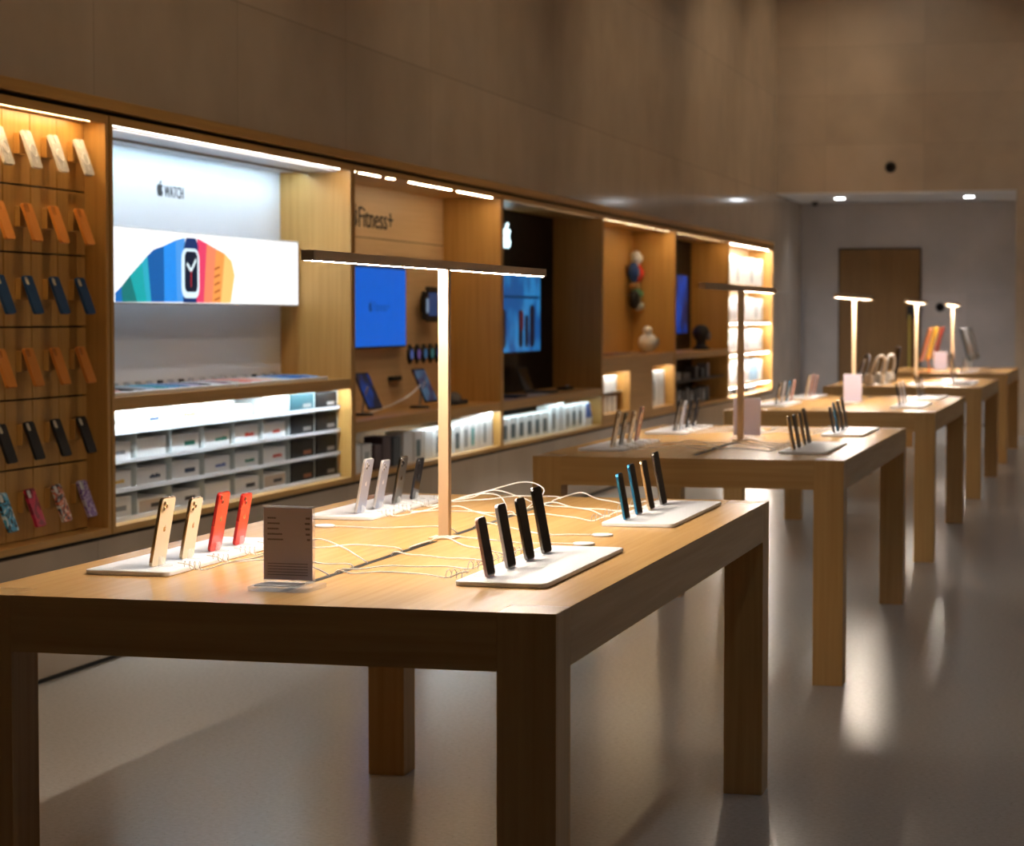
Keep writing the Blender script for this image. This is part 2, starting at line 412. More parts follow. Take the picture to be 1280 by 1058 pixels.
# phones and cases: thickness along x (back faces +x), width along y, height up z
def phone_meshes(W, H, T, frame, back, cams, key, cache={}):
    if key in cache: return cache[key]
    P = []
    m = MB(); m.rrect(0, -T/2, T/2, (0, H/2), W, H, .0105, .0012, 6); P.append(('frame', m.mesh('frame', frame)))
    m = MB(); m.rrect(0, T/2-.0004, T/2+.0003, (0, H/2), W-.003, H-.003, .009, 0, 6); P.append(('back_glass', m.mesh('back_glass', back)))
    m = MB(); m.mi = 0; m.rrect(0, -T/2-.0003, -T/2+.0004, (0, H/2), W-.003, H-.003, .009, 0, 6)
    P.append(('screen', m.mesh('screen', BLACKG)))
    s = .030 if cams == 3 else .026
    cy, cz = -W/2+s/2+.004, H-s/2-.004
    m = MB(); m.rrect(0, T/2, T/2+.0015, (cy, cz), s, s, .007, .0004, 5); P.append(('camera_bump', m.mesh('camera_bump', back)))
    pos = [(-.0065, .0065), (-.0065, -.0065), (.0070, 0)] if cams == 3 else [(-.0055, .0055), (.0055, -.0055)]
    for a, b in pos:
        m = MB(); m.cyl((T/2+.0015, cy+a, cz+b), (T/2+.0032, cy+a, cz+b), .0056, .0052, 16); P.append(('lens_ring', m.mesh('lens_ring', frame)))
        m = MB(); m.cyl((T/2+.0032, cy+a, cz+b), (T/2+.0034, cy+a, cz+b), .0043, .0043, 16); P.append(('lens_glass', m.mesh('lens_glass', BLACKG)))
    m = MB(); m.merge(fit_wall(fruit_bm(), T/2+.0003, .0002, -.0062, .0062, H*.5, H*.5+.0152)); P.append(('logo_emblem', m.mesh('logo_emblem', frame if key[0] != 'red' else pmat('red_mirror', (.85, .55, .5), .15, 1.))))
    for a, b in ((.62, .70), (.72, .76)):
        m = MB(); m.box((-.0009, -W/2-.0006, H*a), (.0009, -W/2+.0005, H*b), .0004); P.append(('side_button', m.mesh('side_button', frame)))
    cache[key] = P
    return P
FIN = {
 'gold': (pmat('gold_frame', (.80, .62, .40), .18, 1.), pmat('gold_back', (.86, .72, .52), .35, .1)),
 'red': (pmat('red_frame', (.62, .035, .03), .28, .6), pmat('red_back', (.62, .035, .022), .10)),
 'silver': (pmat('silver_frame', (.76, .74, .74), .35, .6), pmat('silver_back', (.30, .32, .42), .3, .3)),
 'graphite': (pmat('graphite_frame', (.16, .15, .14), .20, 1.), pmat('graphite_back', (.055, .052, .05), .3, .2)),
 'black': (pmat('black_frame', (.035, .035, .04), .3, .6), pmat('black_back', (.012, .012, .015), .12)),
 'blue': (pmat('blue_frame', (.03, .19, .36), .25, .7), pmat('blue_back', (.01, .05, .14), .15)),
 'white': (pmat('white_frame', (.80, .80, .80), .25, .6), pmat('white_back', (.80, .80, .80), .15)),
 'rose': (pmat('rose_frame', (.66, .44, .38), .4, .45), pmat('rose_back', (.35, .10, .09), .25)),
}
SIZES = {'mini': (.0642, .1315, 2), 'std': (.0715, .1467, 2), 'pro': (.0715, .1467, 3), 'max': (.0781, .1608, 3)}
SUBOF = {'lens_ring': 'camera_bump', 'lens_glass': 'camera_bump', 'logo_emblem': 'back_glass', 'camera_rim': 'shell', 'side_button': 'frame'}
def add_parts(t, P):
    done = {}
    for nm, me in P:
        done[nm] = obj(nm, me, done.get(SUBOF.get(nm), t))
def place_phone(fin, size, loc, rotz, lean, label, group):
    W, H, n = SIZES[size]
    t = thing('phone', label, 'phone', loc, (0, lean, rotz), group)
    add_parts(t, phone_meshes(W, H, .0074, FIN[fin][0], FIN[fin][1], n, (fin, size)))
    return t

def case_meshes(mats, style, cache={}):
    key = (mats[0].name, mats[1].name, style)
    if key in cache: return cache[key]
    P = []; W, H, T = .080, .163, .0125
    cy, cz = -W/2+.0225, H-.0225
    # back shell with a real camera opening: ring of quads between outline and hole
    o = rrpts((0, H/2), W, H, .012, 6); h = rrpts((cy, cz), .034, .034, .008, 6)
    t = bmesh.new(); n = len(o)
    # start both loops at the same angle, seen from the hole centre
    def ang(p): return math.atan2(p[1]-cz, p[0]-cy)
    oo = sorted(o, key=ang); hh = sorted(h, key=ang)
    A = [t.verts.new((T/2, *p)) for p in oo]; B = [t.verts.new((T/2, *p)) for p in hh]
    for i in range(n): t.faces.new([A[i], A[(i+1) % n], B[(i+1) % n], B[i]])
    ri = bmesh.ops.extrude_face_region(t, geom=t.faces[:])
    for e in ri['geom']:
        if isinstance(e, bmesh.types.BMVert): e.co.x -= .002
    m = MB(); m.merge(t)
    s = bmesh.new(); n = len(o); inn = rrpts((0, H/2), W-.004, H-.004, .010, 6)
    ring = []
    for x in (-T/2, T/2-.0005):
        ring.append(([s.verts.new((x, *p)) for p in o], [s.verts.new((x, *p)) for p in inn]))
    for i in range(n):
        j = (i+1) % n
        s.faces.new([ring[0][0][i], ring[0][0][j], ring[1][0][j], ring[1][0][i]])
        s.faces.new([ring[0][1][i], ring[1][1][i], ring[1][1][j], ring[0][1][j]])
        s.faces.new([ring[0][0][i], ring[0][1][i], ring[0][1][j], ring[0][0][j]])
        s.faces.new([ring[1][0][i], ring[1][0][j], ring[1][1][j], ring[1][1][i]])
    m.merge(s); bmesh.ops.recalc_face_normals(m.bm, faces=m.bm.faces[:])
    P.append(('shell', m.mesh('shell', mats[0])))
    m = MB(); m.rrect(0, -T/2+.001, T/2-.0042, (0, H/2), W-.008, H-.008, .009, 0, 5); P.append(('insert_card', m.mesh('insert_card', mats[1])))
    # rim around the camera opening
    m = MB(); q = rrpts((cy, cz), .036, .036, .009, 6); m.tube([(T/2, *p) for p in q]+[(T/2, *q[0])], .0011, 6, 1); P.append(('camera_rim', m.mesh('camera_rim', mats[2])))
    if style == 'ring':
        m = MB()
        q = [(T/2+.0006, .026*math.cos(2*PI*k/28), H*.45+.026*math.sin(2*PI*k/28)) for k in range(29)]
        m.tube(q, .0022, 6, 1); m.box((T/2-.0003, -.002, H*.45-.052), (T/2+.001, .002, H*.45-.034))
        P.append(('magnet_ring', m.mesh('magnet_ring', WHITE)))
    cache[key] = P
    return P
def swirl(name, cols, scale):
    if name in MATS: return MATS[name]
    m = bpy.data.materials.new(name); m.use_nodes = True; nt = m.node_tree; N = nt.nodes
    b = N['Principled BSDF']; b.inputs['Roughness'].default_value = .3
    tc = N.new('ShaderNodeTexCoord'); n = N.new('ShaderNodeTexNoise'); n.inputs['Scale'].default_value = scale; n.inputs['Distortion'].default_value = 1.5
    cr = N.new('ShaderNodeValToRGB'); cr.color_ramp.interpolation = 'CONSTANT'
    nt.links.new(tc.outputs['Object'], n.inputs['Vector']); nt.links.new(n.outputs['Fac'], cr.inputs['Fac']); nt.links.new(cr.outputs['Color'], b.inputs['Base Color'])
    el = cr.color_ramp.elements
    while len(el) < len(cols): el.new(.5)
    for i, cc in enumerate(cols):
        el[i].position = 0 if i == 0 else .34+.32*(i-1)/max(1, len(cols)-1); el[i].color = (*cc, 1)
    MATS[name] = m; return m
CLEARC = pmat('clear_case', (.90, .90, .90), .12, alpha=.62)
CARDC = pmat('pale_card', (.74, .72, .70), .5)
ORC = pmat('kumquat_silicone', (.80, .30, .055), .45); ORI = pmat('kumquat_inside', (.62, .24, .05), .6)
ORD = pmat('clay_leather', (.66, .235, .04), .5); ORDI = pmat('clay_inside', (.5, .18, .04), .6)
NAV = pmat('navy_silicone', (.010, .055, .16), .5); CREAM = pmat('cream_card', (.70, .60, .45), .6)
BLK = pmat('black_silicone', (.010, .010, .012), .5)
ROWS = [  # top z of the case, [(mats, style, colour words)] from left to right
 (2.26, [((CLEARC, CARDC, WHITE), 'ring', 'clear')]*4, 'top row'),
 (1.965, [((ORC, ORI, ORD), '', 'orange')]*4, 'second row'),
 (1.67, [((NAV, CREAM, NAV), '', 'navy blue')]*4, 'third row'),
 (1.375, [((ORD, ORDI, ORC), '', 'burnt orange')]*4, 'fourth row'),
 (1.075, [((BLK, CREAM, BLK), '', 'black')]*4, 'fifth row'),
 (.80, [((swirl('blue_flower_print', [(.01, .01, .015), (.02, .02, .03), (.05, .35, .6), (.6, .75, .8)], 22), CARDC, BLK), '', 'black and blue patterned'),
        ((swirl('crimson_print', [(.55, .02, .07), (.62, .03, .09), (.25, .01, .03)], 14), CARDC, BLK), '', 'crimson'),
        ((swirl('collage_print', [(.02, .02, .03), (.75, .70, .62), (.75, .16, .05), (.05, .05, .07), (.7, .65, .6)], 20), CARDC, BLK), '', 'black and white patterned'),
        ((swirl('lilac_print', [(.28, .12, .45), (.45, .38, .55), (.16, .07, .3), (.5, .45, .5)], 18), CARDC, WHITE), '', 'purple marbled')], 'bottom row')]
ORDN = ['leftmost', 'second from the left', 'third from the left', 'rightmost']
THC = math.radians(-20)
for zt, cols, rown in ROWS:
    for i, (mats, st, word) in enumerate(cols):
        y = 8.19+.2425*i
        # bracket belongs to the wall unit
        MB().box(L(0, (-4.318, y-.045, zt-.105)), L(0, (-4.2935, y+.02, zt-.02)), .002).build('case_bracket', WZ, UNITS[0][0])
        if zt == .80: lab = '%s phone case, %s in the bottom row on pegs' % (word, ORDN[i])
        else: lab = '%s phone case, %s in the %s on pegs' % (word, ORDN[i], rown)
        t = thing('phone_case', lab, 'phone case', (-4.248+.013, y+.0, zt-.163), (0, THC, 0), 'phone cases on the peg wall')
        add_parts(t, case_meshes(mats, st))

# ---- unit 1: watch display
WALLP = pmat('white_lacquer_panel', (.80, .83, .87), .35)
t = unit(1, XB, emit('cream_led', (1., .95, .90), 50), -4.2535, .009, WALLP, lip=2.3281)
_, ya, yb, _ = UNITS[1]
upart(1, 'soffit_liner', (-4.645, ya, 2.322), (-4.30, yb, 2.333), pmat('soffit_grey', (.62, .62, .64), .4))
upart(1, 'wash_light', (-4.52, ya+.05, 2.3205), (-4.49, yb-.05, 2.3222), emit('cool_wash', (.55, .80, 1.), 34), 0)
upart(1, 'wash_valance', (-4.484, ya, 2.309), (-4.478, yb, 2.3222), pmat('valance_grey', (.30, .24, .18), .5), 0)
MB().prism([(XB-XW, 1.140-.546), (XB-XW, 1.098-.546), (-.018, 1.098-.546), (-.018, 1.082-.546), (-.004, 1.082-.546), (-.004, 1.140-.546)], 1, ya-UNITS[1][3][1], yb-UNITS[1][3][1]).build('shelf', WY, t)
upart(1, 'shelf_led', (-4.253, ya+.03, 1.0970), (-4.241, yb-.03, 1.0983), COOLSHELF, 0)
lg = wall_logo('logo_emblem', XB, .003, 10.555, 10.625, 2.100, 2.180, BLACKM, t)
lg.location = [-v for v in UNITS[1][3]]
tx = wall_text('sign_lettering', 'WATCH', XB, .003, 10.645, 10.885, 2.100, 2.158, BLACKM, t)
tx.location = [-v for v in UNITS[1][3]]
# lit picture
SX = -4.53
ps = thing('display_screen', 'long white lit picture screen showing a watch and rainbow watch bands', 'screen', (SX, 10.72, 1.555))
oy, oz = 10.72, 1.555
MB().box((-.045, 9.14-oy, 0), (-.002, 12.272-oy, .370), .003).build('housing', pmat('pale_aluminium', (.75, .77, .8), .4, .3), ps)
MB().box((-.002, 9.15-oy, .008), (.0, 12.262-oy, .362)).build('screen', emit('picture_white', (.96, .98, 1.), 1.25), ps)
for b_ in (9.7, 11.6): MB().box((-.118, b_-oy, .1), (-.045, b_+.1-oy, .27)).build('wall_bracket', STEEL, ps)
BANDS = [('blue', (.01, .16, .55), [(9.799, 1.607), (9.869, 1.638), (9.876, 1.564), (9.798, 1.564)]),
 ('green', (.01, .20, .20), [(9.869, 1.638), (9.966, 1.691), (10.044, 1.565), (9.876, 1.564)]),
 ('teal', (.01, .42, .45), [(9.966, 1.691), (10.102, 1.757), (10.153, 1.566), (10.044, 1.565)]),
 ('aqua', (.03, .45, .60), [(10.102, 1.757), (10.166, 1.789), (10.208, 1.566), (10.153, 1.566)]),
 ('navy', (.008, .12, .42), [(10.166, 1.789), (10.24, 1.821), (10.363, 1.843), (10.367, 1.567), (10.208, 1.566)]),
 ('azure', (.02, .30, .95), [(10.363, 1.843), (10.507, 1.875), (10.522, 1.568), (10.367, 1.567)]),
 ('sky', (.08, .36, .90), [(10.507, 1.875), (10.626, 1.892), (10.61, 1.569), (10.522, 1.568)]),
 ('midnight', (.006, .035, .16), [(10.645, 1.893), (10.766, 1.894), (10.796, 1.856), (10.771, 1.565), (10.6, 1.565), (10.612, 1.843)]),
 ('raspberry', (.90, .06, .16), [(10.786, 1.894), (10.91, 1.872), (10.867, 1.566), (10.771, 1.566)]),
 ('salmon', (1.0, .28, .14), [(10.91, 1.872), (11.035, 1.847), (10.978, 1.567), (10.867, 1.566)]),
 ('orange', (1.0, .38, .09), [(11.035, 1.847), (11.153, 1.826), (11.095, 1.567), (10.978, 1.567)]),
 ('yellow', (1.1, .66, .20), [(11.153, 1.826), (11.25, 1.788), (11.293, 1.714), (11.236, 1.568), (11.095, 1.567)])]
for i, (nm, col, pts) in enumerate(BANDS):
    o = MB().prism([(a-oy, b-oz) for a, b in pts], 0, .0002, .0010+.0001*(i % 2)).build('picture_'+nm+'_band', emit('picture_'+nm, col, 1.0), ps)
o = MB()
for k in range(5): o.prism([(a-oy, b-oz) for a, b in [(11.01, 1.575+.04*k), (11.085, 1.590+.04*k), (11.085, 1.600+.04*k), (11.01, 1.585+.04*k)]], 0, .0011, .0014)
o.build('picture_band_slots', emit('picture_slot', (.55, .12, .03), .9), ps)
MB().rrect(0, .0012, .0022, (10.694-oy, 1.714-oz), .225, .250, .055).build('picture_watch_case', emit('picture_case', (.75, .92, 1.), 1.15), ps)
MB().rrect(0, .0022, .0030, (10.700-oy, 1.722-oz), .165, .205, .035).build('picture_watch_face', emit('picture_face', (.004, .012, .035), 1.), ps)
def bar(mb, p, q, w, x0, x1):
    dx, dz = q[0]-p[0], q[1]-p[1]; l = math.hypot(dx, dz); nx, nz = -dz/l*w/2, dx/l*w/2
    mb.prism([(p[0]+nx, p[1]+nz), (p[0]-nx, p[1]-nz), (q[0]-nx, q[1]-nz), (q[0]+nx, q[1]+nz)], 0, x0, x1)
o = MB(); c0 = (10.697-oy, 1.727-oz); bar(o, c0, (10.645-oy, 1.763-oz), .017, .0030, .0036); bar(o, c0, (10.764-oy, 1.785-oz), .017, .0030, .0036)
o.build('picture_watch_hands', emit('picture_hands', (.8, .95, 1.), 1.1), ps)
o = MB(); bar(o, c0, (10.695-oy, 1.645-oz), .006, .0036, .0040); o.build('picture_second_hand', emit('picture_red', (.9, .04, .04), 1.), ps)

# watch bands on trays on the shelf
for a, b, word in ((9.13, 10.66, 'left'), (10.70, 12.05, 'right')):
    tag(MB().box((-4.615, a, 1.1405), (-4.275, b, 1.158), .004).build('band_tray', WHITE), 'flat white tray of watch bands, %s one on the shelf under the watch picture' % word, 'tray', 'watch band trays')
BC = [('pink', (.75, .16, .16)), ('pale pink', (.80, .45, .42)), ('black', (.01, .01, .012)), ('grey', (.30, .32, .36)), ('pale blue', (.40, .55, .70)), ('teal', (.05, .35, .42)), ('sky blue', (.12, .36, .62)),
      ('slate blue', (.10, .22, .40)), ('lavender', (.5, .46, .62)), ('dark grey', (.03, .03, .04)), ('white', (.8, .8, .8)), ('plum', (.20, .07, .12)), ('stone', (.62, .58, .52)), ('coral', (.80, .22, .16)),
      ('peach', (.85, .40, .32)), ('blush', (.80, .52, .46)), ('cream', (.78, .70, .55)), ('light blue', (.30, .50, .75)), ('blue', (.03, .16, .45)), ('cobalt blue', (.02, .10, .40)), ('powder blue', (.25, .45, .72))]
for i, (w_, col) in enumerate(BC):
    y = (9.21+.131*i) if i < 12 else (10.78+.146*(i-12))
    t = thing('watch_band', '%s watch band lying on the %s white tray below the watch picture' % (w_, 'left' if i < 12 else 'right'), 'watch band', (-4.44, y, 1.158), (0, 0, 0), 'watch bands on the trays')
    m = pmat('band_'+w_.replace(' ', '_'), col, .5)
    q = [(-.125, .004), (-.10, .010), (-.03, .013), (.05, .012), (.12, .008), (.14, .004), (.14, .0005), (-.125, .0005)]
    MB().prism([(x, z) for x, z in q], 1, -.018, .018, .001).build('strap', m, t)
    MB().rrect(2, .0008, .022, (-.125, 0), .020, .040, .006, .001).build('buckle', BLACKM if i in (2, 3, 9, 11, 18) else STEEL, t)

# white product bins in four rows
GL = BINC
rk = thing('bin_rack', 'frosted four tier rack holding product boxes under the watch shelf', 'rack', (-4.36, (ya+yb)/2, .5765))
ROWZ = [.5765, .706, .836, .966]
cw = (yb-ya)/8
for j, z in enumerate(ROWZ):
    MB().box((-.24, ya-(ya+yb)/2+.006, z-.5765), (.075, yb-(ya+yb)/2-.012, z-.5765+.008), .001).build('tier', WHITE, rk)
    MB().box((.068, ya-(ya+yb)/2+.006, z-.5765+.008), (.075, yb-(ya+yb)/2-.012, z-.5765+.020)).build('tier_lip', WHITE, rk)
for i in range(9): MB().box((-.24, -(yb-ya)/2+max(.006, min(i*cw, yb-ya-.016)), .0085), (.06, -(yb-ya)/2+max(.006, min(i*cw, yb-ya-.016))+.004, .500)).build('divider', GL, rk)
MB().box((-.255, -(yb-ya)/2+.006, 0), (-.241, (yb-ya)/2-.012, .50)).build('rack_back', pmat('frosted_back', (.50, .62, .62), .5), rk)
LC = {'n': (.02, .05, .12), 'g': (.01, .20, .14), 'r': (.70, .07, .05), 'k': (.03, .03, .035), 'y': (.75, .50, .10), 'b': (.10, .16, .45), 't': (.55, .45, .35), 'x': (.30, .32, .35), 'o': (.5, .12, .04)}
LW = {'n': 'navy', 'g': 'green', 'r': 'red', 'k': 'black', 'y': 'yellow', 'b': 'blue', 't': 'tan', 'x': 'grey', 'o': 'dark orange'}
LAY = ['xkt-kbkx-x'[:0], '', '', '']
LAY = {3: 'xny---xx', 2: 'x-ggrrxx', 1: 'ynbnkrkx'.replace('b', 'n', 1).replace('nnnk', 'nnbk'), 0: 'xkk-kkox'}
LAY[1] = 'ynnbgrkx'
RN = {3: 'top tier', 2: 'second tier', 1: 'third tier', 0: 'bottom tier'}
CN = ['first', 'second', 'third', 'fourth', 'fifth', 'sixth', 'seventh', 'eighth']
BOXW = pmat('white_box_card', (.84, .85, .86), .5); BOXK = pmat('black_box_card', (.005, .005, .006), .5, spec=.15); BOXT = pmat('teal_box_card', (.015, .07, .09), .4); BOXTAN = pmat('tan_box_face', (.62, .52, .44), .5)
HT = [[.098, .075, .075, .085, .085, .080, .108, .108], [.085]*6+[.108, .108], [.085, .092, .088, .086, .092, .088, .108, .108], [.100, .100, .104, .108, .070, .108, .100, .094]]
for j, z in enumerate(ROWZ):
    for i in range(8):
        y0 = ya+i*cw+.012; y1 = ya+(i+1)*cw-.030
        if i >= 6: y0 += .012; y1 += (.02 if i == 6 else .008)
        if j == 3 and i == 4: y0 += .02; y1 -= .10
        h = HT[j][i]; z0 = z+.0085
        dark = i >= 6
        col = 'teal' if (dark and j == 3 and i == 6) else 'black' if dark else 'white'
        t = thing('product_box', '%s product box, %s from the left on the %s of the rack' % (col, CN[i], RN[j]), 'box', (-4.40, (y0+y1)/2, z0), group='boxes in the tiered rack')
        wd = y1-y0
        MB().box((-.16, -wd/2, 0), (.100 - (.012 if not dark else 0.0), wd/2, h), .004).build('carton', BOXT if col == 'teal' else BOXK if dark else BOXW, t)
        c = LAY[j][i]
        fx = .100 - (.012 if not dark else 0.0)
        if not dark:
            MB().box((fx, -wd/2+.04, h*.15), (fx+.0008, wd/2-.012, h*.85)).build('front_panel', BOXTAN if (j == 0 and i in (1, 5)) else WHITEM, t)
        if c != '-':
            if dark: MB().box((fx, wd*.02, h*.22), (fx+.001, wd*.36, h*.42)).build('label_strip', pmat('grey_label', (.28, .26, .25), .5) if c == 'x' else pmat('ember_label', (.25, .07, .02), .5), t)
            else:
                m = MB()
                if j in (0, ) or (j, i) in ((2, 2), (1, 2)): m.box((fx+.0008, -wd*.02, h*.36), (fx+.0014, wd*.33, h*.60))
                else:
                    x = -wd*.05
                    for k in range(5):
                        w_ = wd*random.uniform(.05, .10); m.box((fx+.0008, x, h*.38), (fx+.0014, x+w_*.9, h*random.uniform(.52, .60))); x += w_
                m.build('label_strip', pmat('label_'+LW[c].replace(' ', '_'), LC[c], .5), t)

# ---- unit 2: fitness display
t = unit(2, XB, None, back=WPALE, lip=2.3322)
_, ya, yb, _ = UNITS[2]
segs = [(.03, .12), (.22, .38), (.44, .58), (.73, .86), (1.18, 1.68), (1.77, 2.08), (2.25, 2.62), (2.66, 3.10)]
for a, b in segs: upart(2, 'led_strip', (-4.272, ya+a, 2.3312), (-4.256, ya+b, 2.3332), WARMLED2, 0)
upart(2, 'panel_seam', (XB, ya, 1.998), (XB+.0015, yb, 2.004), pmat('seam_brown', (.12, .07, .03), .6), 0)
upart(2, 'shelf', (XB, ya, .824), (XW-.004, yb, .888), WY)
upart(2, 'shelf_led', (-4.275, ya+1.5, .8230), (-4.245, yb-.03, .8243), emit('cool_led_mid', (.80, .95, 1.), 34), 0)
lg = wall_logo('logo_emblem', XB+.002, .003, 13.535, 13.655, 2.068, 2.205, BLACKM, t); lg.location = [-v for v in UNITS[2][3]]
tx = wall_text('sign_lettering', 'Fitness+', XB+.002, .003, 13.685, 14.385, 2.065, 2.195, BLACKM, t); tx.location = [-v for v in UNITS[2][3]]
tv = thing('wall_screen', 'flat screen glowing plain blue on the pale wood wall', 'screen', (-4.60, 13.96, 1.29))
MB().box((-.035, -.575, 0), (-.002, .575, .53), .004).build('bezel', BLACKM, tv)
MB().box((-.002, -.562, .014), (0, .562, .516)).build('screen', emit('screen_blue', (.0, .11, .60), 1.0), tv)
MB().box((-.048, -.2, .15), (-.035, .2, .38)).build('wall_mount', BLACKM, tv)
o = wall_logo('screen_emblem', .0, .0006, -.215, -.150, .235, .312, emit('screen_dark_blue', (.0, .03, .20), 1.), tv)
o = wall_text('screen_lettering', 'Fitness+', .0, .0006, -.125, .215, .240, .300, emit('screen_dark_blue2', (.0, .05, .30), 1.), tv)
mt = thing('wall_phone_mount', 'dark phone held on a bracket on the pale wood wall, right of the blue screen', 'phone mount', (XB, 15.06, 1.47))
MB().box((.002, -.05, .05), (.05, .05, .17), .006).build('bracket', BLACKM, mt)
MB().rrect(0, .05, .066, (.03, .11), .26, .245, .02, .003).build('phone_body', BLACKM, mt)
MB().box((.066, -.085, .03), (.0668, .145, .19)).build('screen', emit('night_screen', (.02, .05, .14), .8), mt)
MB().rrect(0, .052, .085, (-.155, .10), .07, .20, .02, .004).build('watch_body', BLACKM, mt)
MB().rrect(0, .085, .0856, (-.155, .10), .055, .10, .015).build('watch_face', emit('pale_dial', (.22, .30, .42), .8), mt)
for i, y in enumerate((14.745, 14.91, 15.065, 15.225, 15.385)):
    t = thing('wall_watch', 'round dark watch on the pale wood wall, %s of five in a row' % ['leftmost', 'second', 'middle', 'fourth', 'rightmost'][i], 'watch', (XB, y, 1.238), group='five watches on the wall')
    MB().cyl((.001, 0, 0), (.022, 0, 0), .052, .050, 24).build('body', BLACKM, t)
    MB().cyl((.022, 0, 0), (.024, 0, 0), .034, .034, 20).build('dial', emit('dial_%d' % i, [(.06, .10, .28), (.10, .06, .20), (.03, .10, .20), (.03, .12, .12), (.05, .08, .30)][i], .8), t)
    MB().box((.002, -.022, -.066), (.012, .022, .066), .004).build('strap', BLACKM, t)
t = tag(MB().box((XB, 14.28, 1.068), (XB+.03, 14.50, 1.098), .006).build('wall_tag', BLACKM), 'small black bar on the pale wood wall behind the right tablet', 'wall bar')
def tablet_stand(y, word, scr, hh=.245):
    t = thing('tablet_on_stand', 'dark tablet on a thin stand, %s one on the shelf under the blue screen' % word, 'tablet', (-4.43, y, .8885), group='tablets on stands')
    MB().cyl((-.03, -.04, 0), (-.03, -.04, .014), .07, .06, 24).build('base', BLACKM, t)
    MB().tube([(-.03, -.04, .01), (-.02, -.03, .10), (-.005, 0, .175)], .008).build('stem', STEEL, t)
    M = Matrix.Translation((.02, .08, .035)) @ Matrix.Rotation(math.radians(-24), 4, 'Y')
    MB().rrect(0, -.006, .004, (0, hh/2), .27, hh, .018, .002, M=M).build('body', BLACKM, t)
    MB().rrect(0, .004, .0048, (0, hh/2), .25, hh-.025, .010, M=M).build('screen', scr, t)
    return t
def blob_emit(name, a, b, s, scale):
    m = emit(name, a, s); nt = m.node_tree; N = nt.nodes; bs = N['Principled BSDF']
    tc = N.new('ShaderNodeTexCoord'); n = N.new('ShaderNodeTexNoise'); n.inputs['Scale'].default_value = scale; n.inputs['Detail'].default_value = 1
    cr = N.new('ShaderNodeValToRGB'); cr.color_ramp.elements[0].position = .42; cr.color_ramp.elements[1].position = .6
    cr.color_ramp.elements[0].color = (*a, 1); cr.color_ramp.elements[1].color = (*b, 1)
    nt.links.new(tc.outputs['Object'], n.inputs['Vector']); nt.links.new(n.outputs['Fac'], cr.inputs['Fac']); nt.links.new(cr.outputs['Color'], bs.inputs['Emission Color'])
    return m
tablet_stand(13.23, 'left', blob_emit('tablet_blue', (.004, .03, .16), (.01, .01, .02), .9, 9))
tablet_stand(14.42, 'right', blob_emit('tablet_dusk', (.05, .10, .16), (.03, .02, .05), .9, 12))
tag(MB().tube([(-4.50, 13.45, .893), (-4.52, 13.65, .90), (-4.50, 13.95, .93), (-4.47, 14.2, .98), (-4.45, 14.36, 1.04)], .006).build('charging_cable', CABLEW), 'white cable running up to the right tablet on the fitness shelf', 'cable')
t = thing('speaker_dock', 'small dark rounded dock on the fitness shelf right of the tablets', 'dock', (-4.42, 15.05, .8885))
MB().rrect(2, 0, .03, (0, 0), .14, .34, .06, .006).build('base', BLACKM, t)
MB().ball((0, 0, .03), .05, (1., 2.6, 1.15)).build('cover', pmat('smoke_plastic', (.12, .11, .10), .15), t)
# boxes on the bottom of unit 2
xf = -4.27
def stand_box(k, y, w_, h, mat, lab, group, face=None, name='product_box', x=None, dp=.12, z0=.5765):
    t = thing(name, lab, 'box', ((xf if x is None else x)-dp/2, y, z0), group=group)
    MB().box((-dp/2, -w_/2, 0), (dp/2, w_/2, h), .003).build('carton', mat, t)
    if face: MB().box((dp/2, -w_*.30, h*.15), (dp/2+.0008, w_*.22, h*.72)).build('printed_panel', face, t)
    return t
PBL = pmat('print_slate', (.10, .16, .19), .5); PGR = pmat('print_grey', (.40, .44, .46), .5); PTL = pmat('print_teal', (.20, .52, .52), .5); BOXP = pmat('plum_box', (.09, .055, .06), .5)
SP = [(12.50, .20, .17, BOXW, None, 'white'), (12.72, .17, .165, BOXW, PGR, 'white'), (12.93, .13, .15, BOXP, None, 'small plum'), (13.10, .17, .19, BOXP, None, 'plum'), (13.30, .15, .18, pmat('slate_box', (.06, .08, .10), .5), None, 'slate'),
      (13.53, .19, .20, BOXW, None, 'plain white'), (13.75, .17, .19, BOXW, PBL, 'white with dark print'), (13.98, .17, .19, BOXW, None, 'plain white'), (14.20, .19, .19, BOXW, PBL, 'white with dark print'),
      (14.42, .19, .19, BOXW, PBL, 'white with dark print'), (14.63, .16, .19, BOXW, PBL, 'white with dark print'), (14.84, .15, .205, BOXW, PGR, 'white'), (15.01, .14, .21, BOXW, PTL, 'white with teal print'), (15.17, .13, .22, BOXW, None, 'plain white'), (15.32, .12, .235, BOXW, PGR, 'tall white'), (15.46, .13, .245, BOXW, None, 'tall white')]
NTH = ['first', 'second', 'third', 'fourth', 'fifth', 'sixth', 'seventh', 'eighth', 'ninth', 'tenth', 'eleventh', 'twelfth', 'thirteenth', 'fourteenth', 'fifteenth', 'sixteenth']
for i, (y, w_, h, mt_, fc, wd) in enumerate(SP):
    stand_box(2, y, w_, h, mt_, '%s box, %s from the left below the fitness shelf' % (wd, NTH[i]), 'boxes below the fitness shelf', fc)

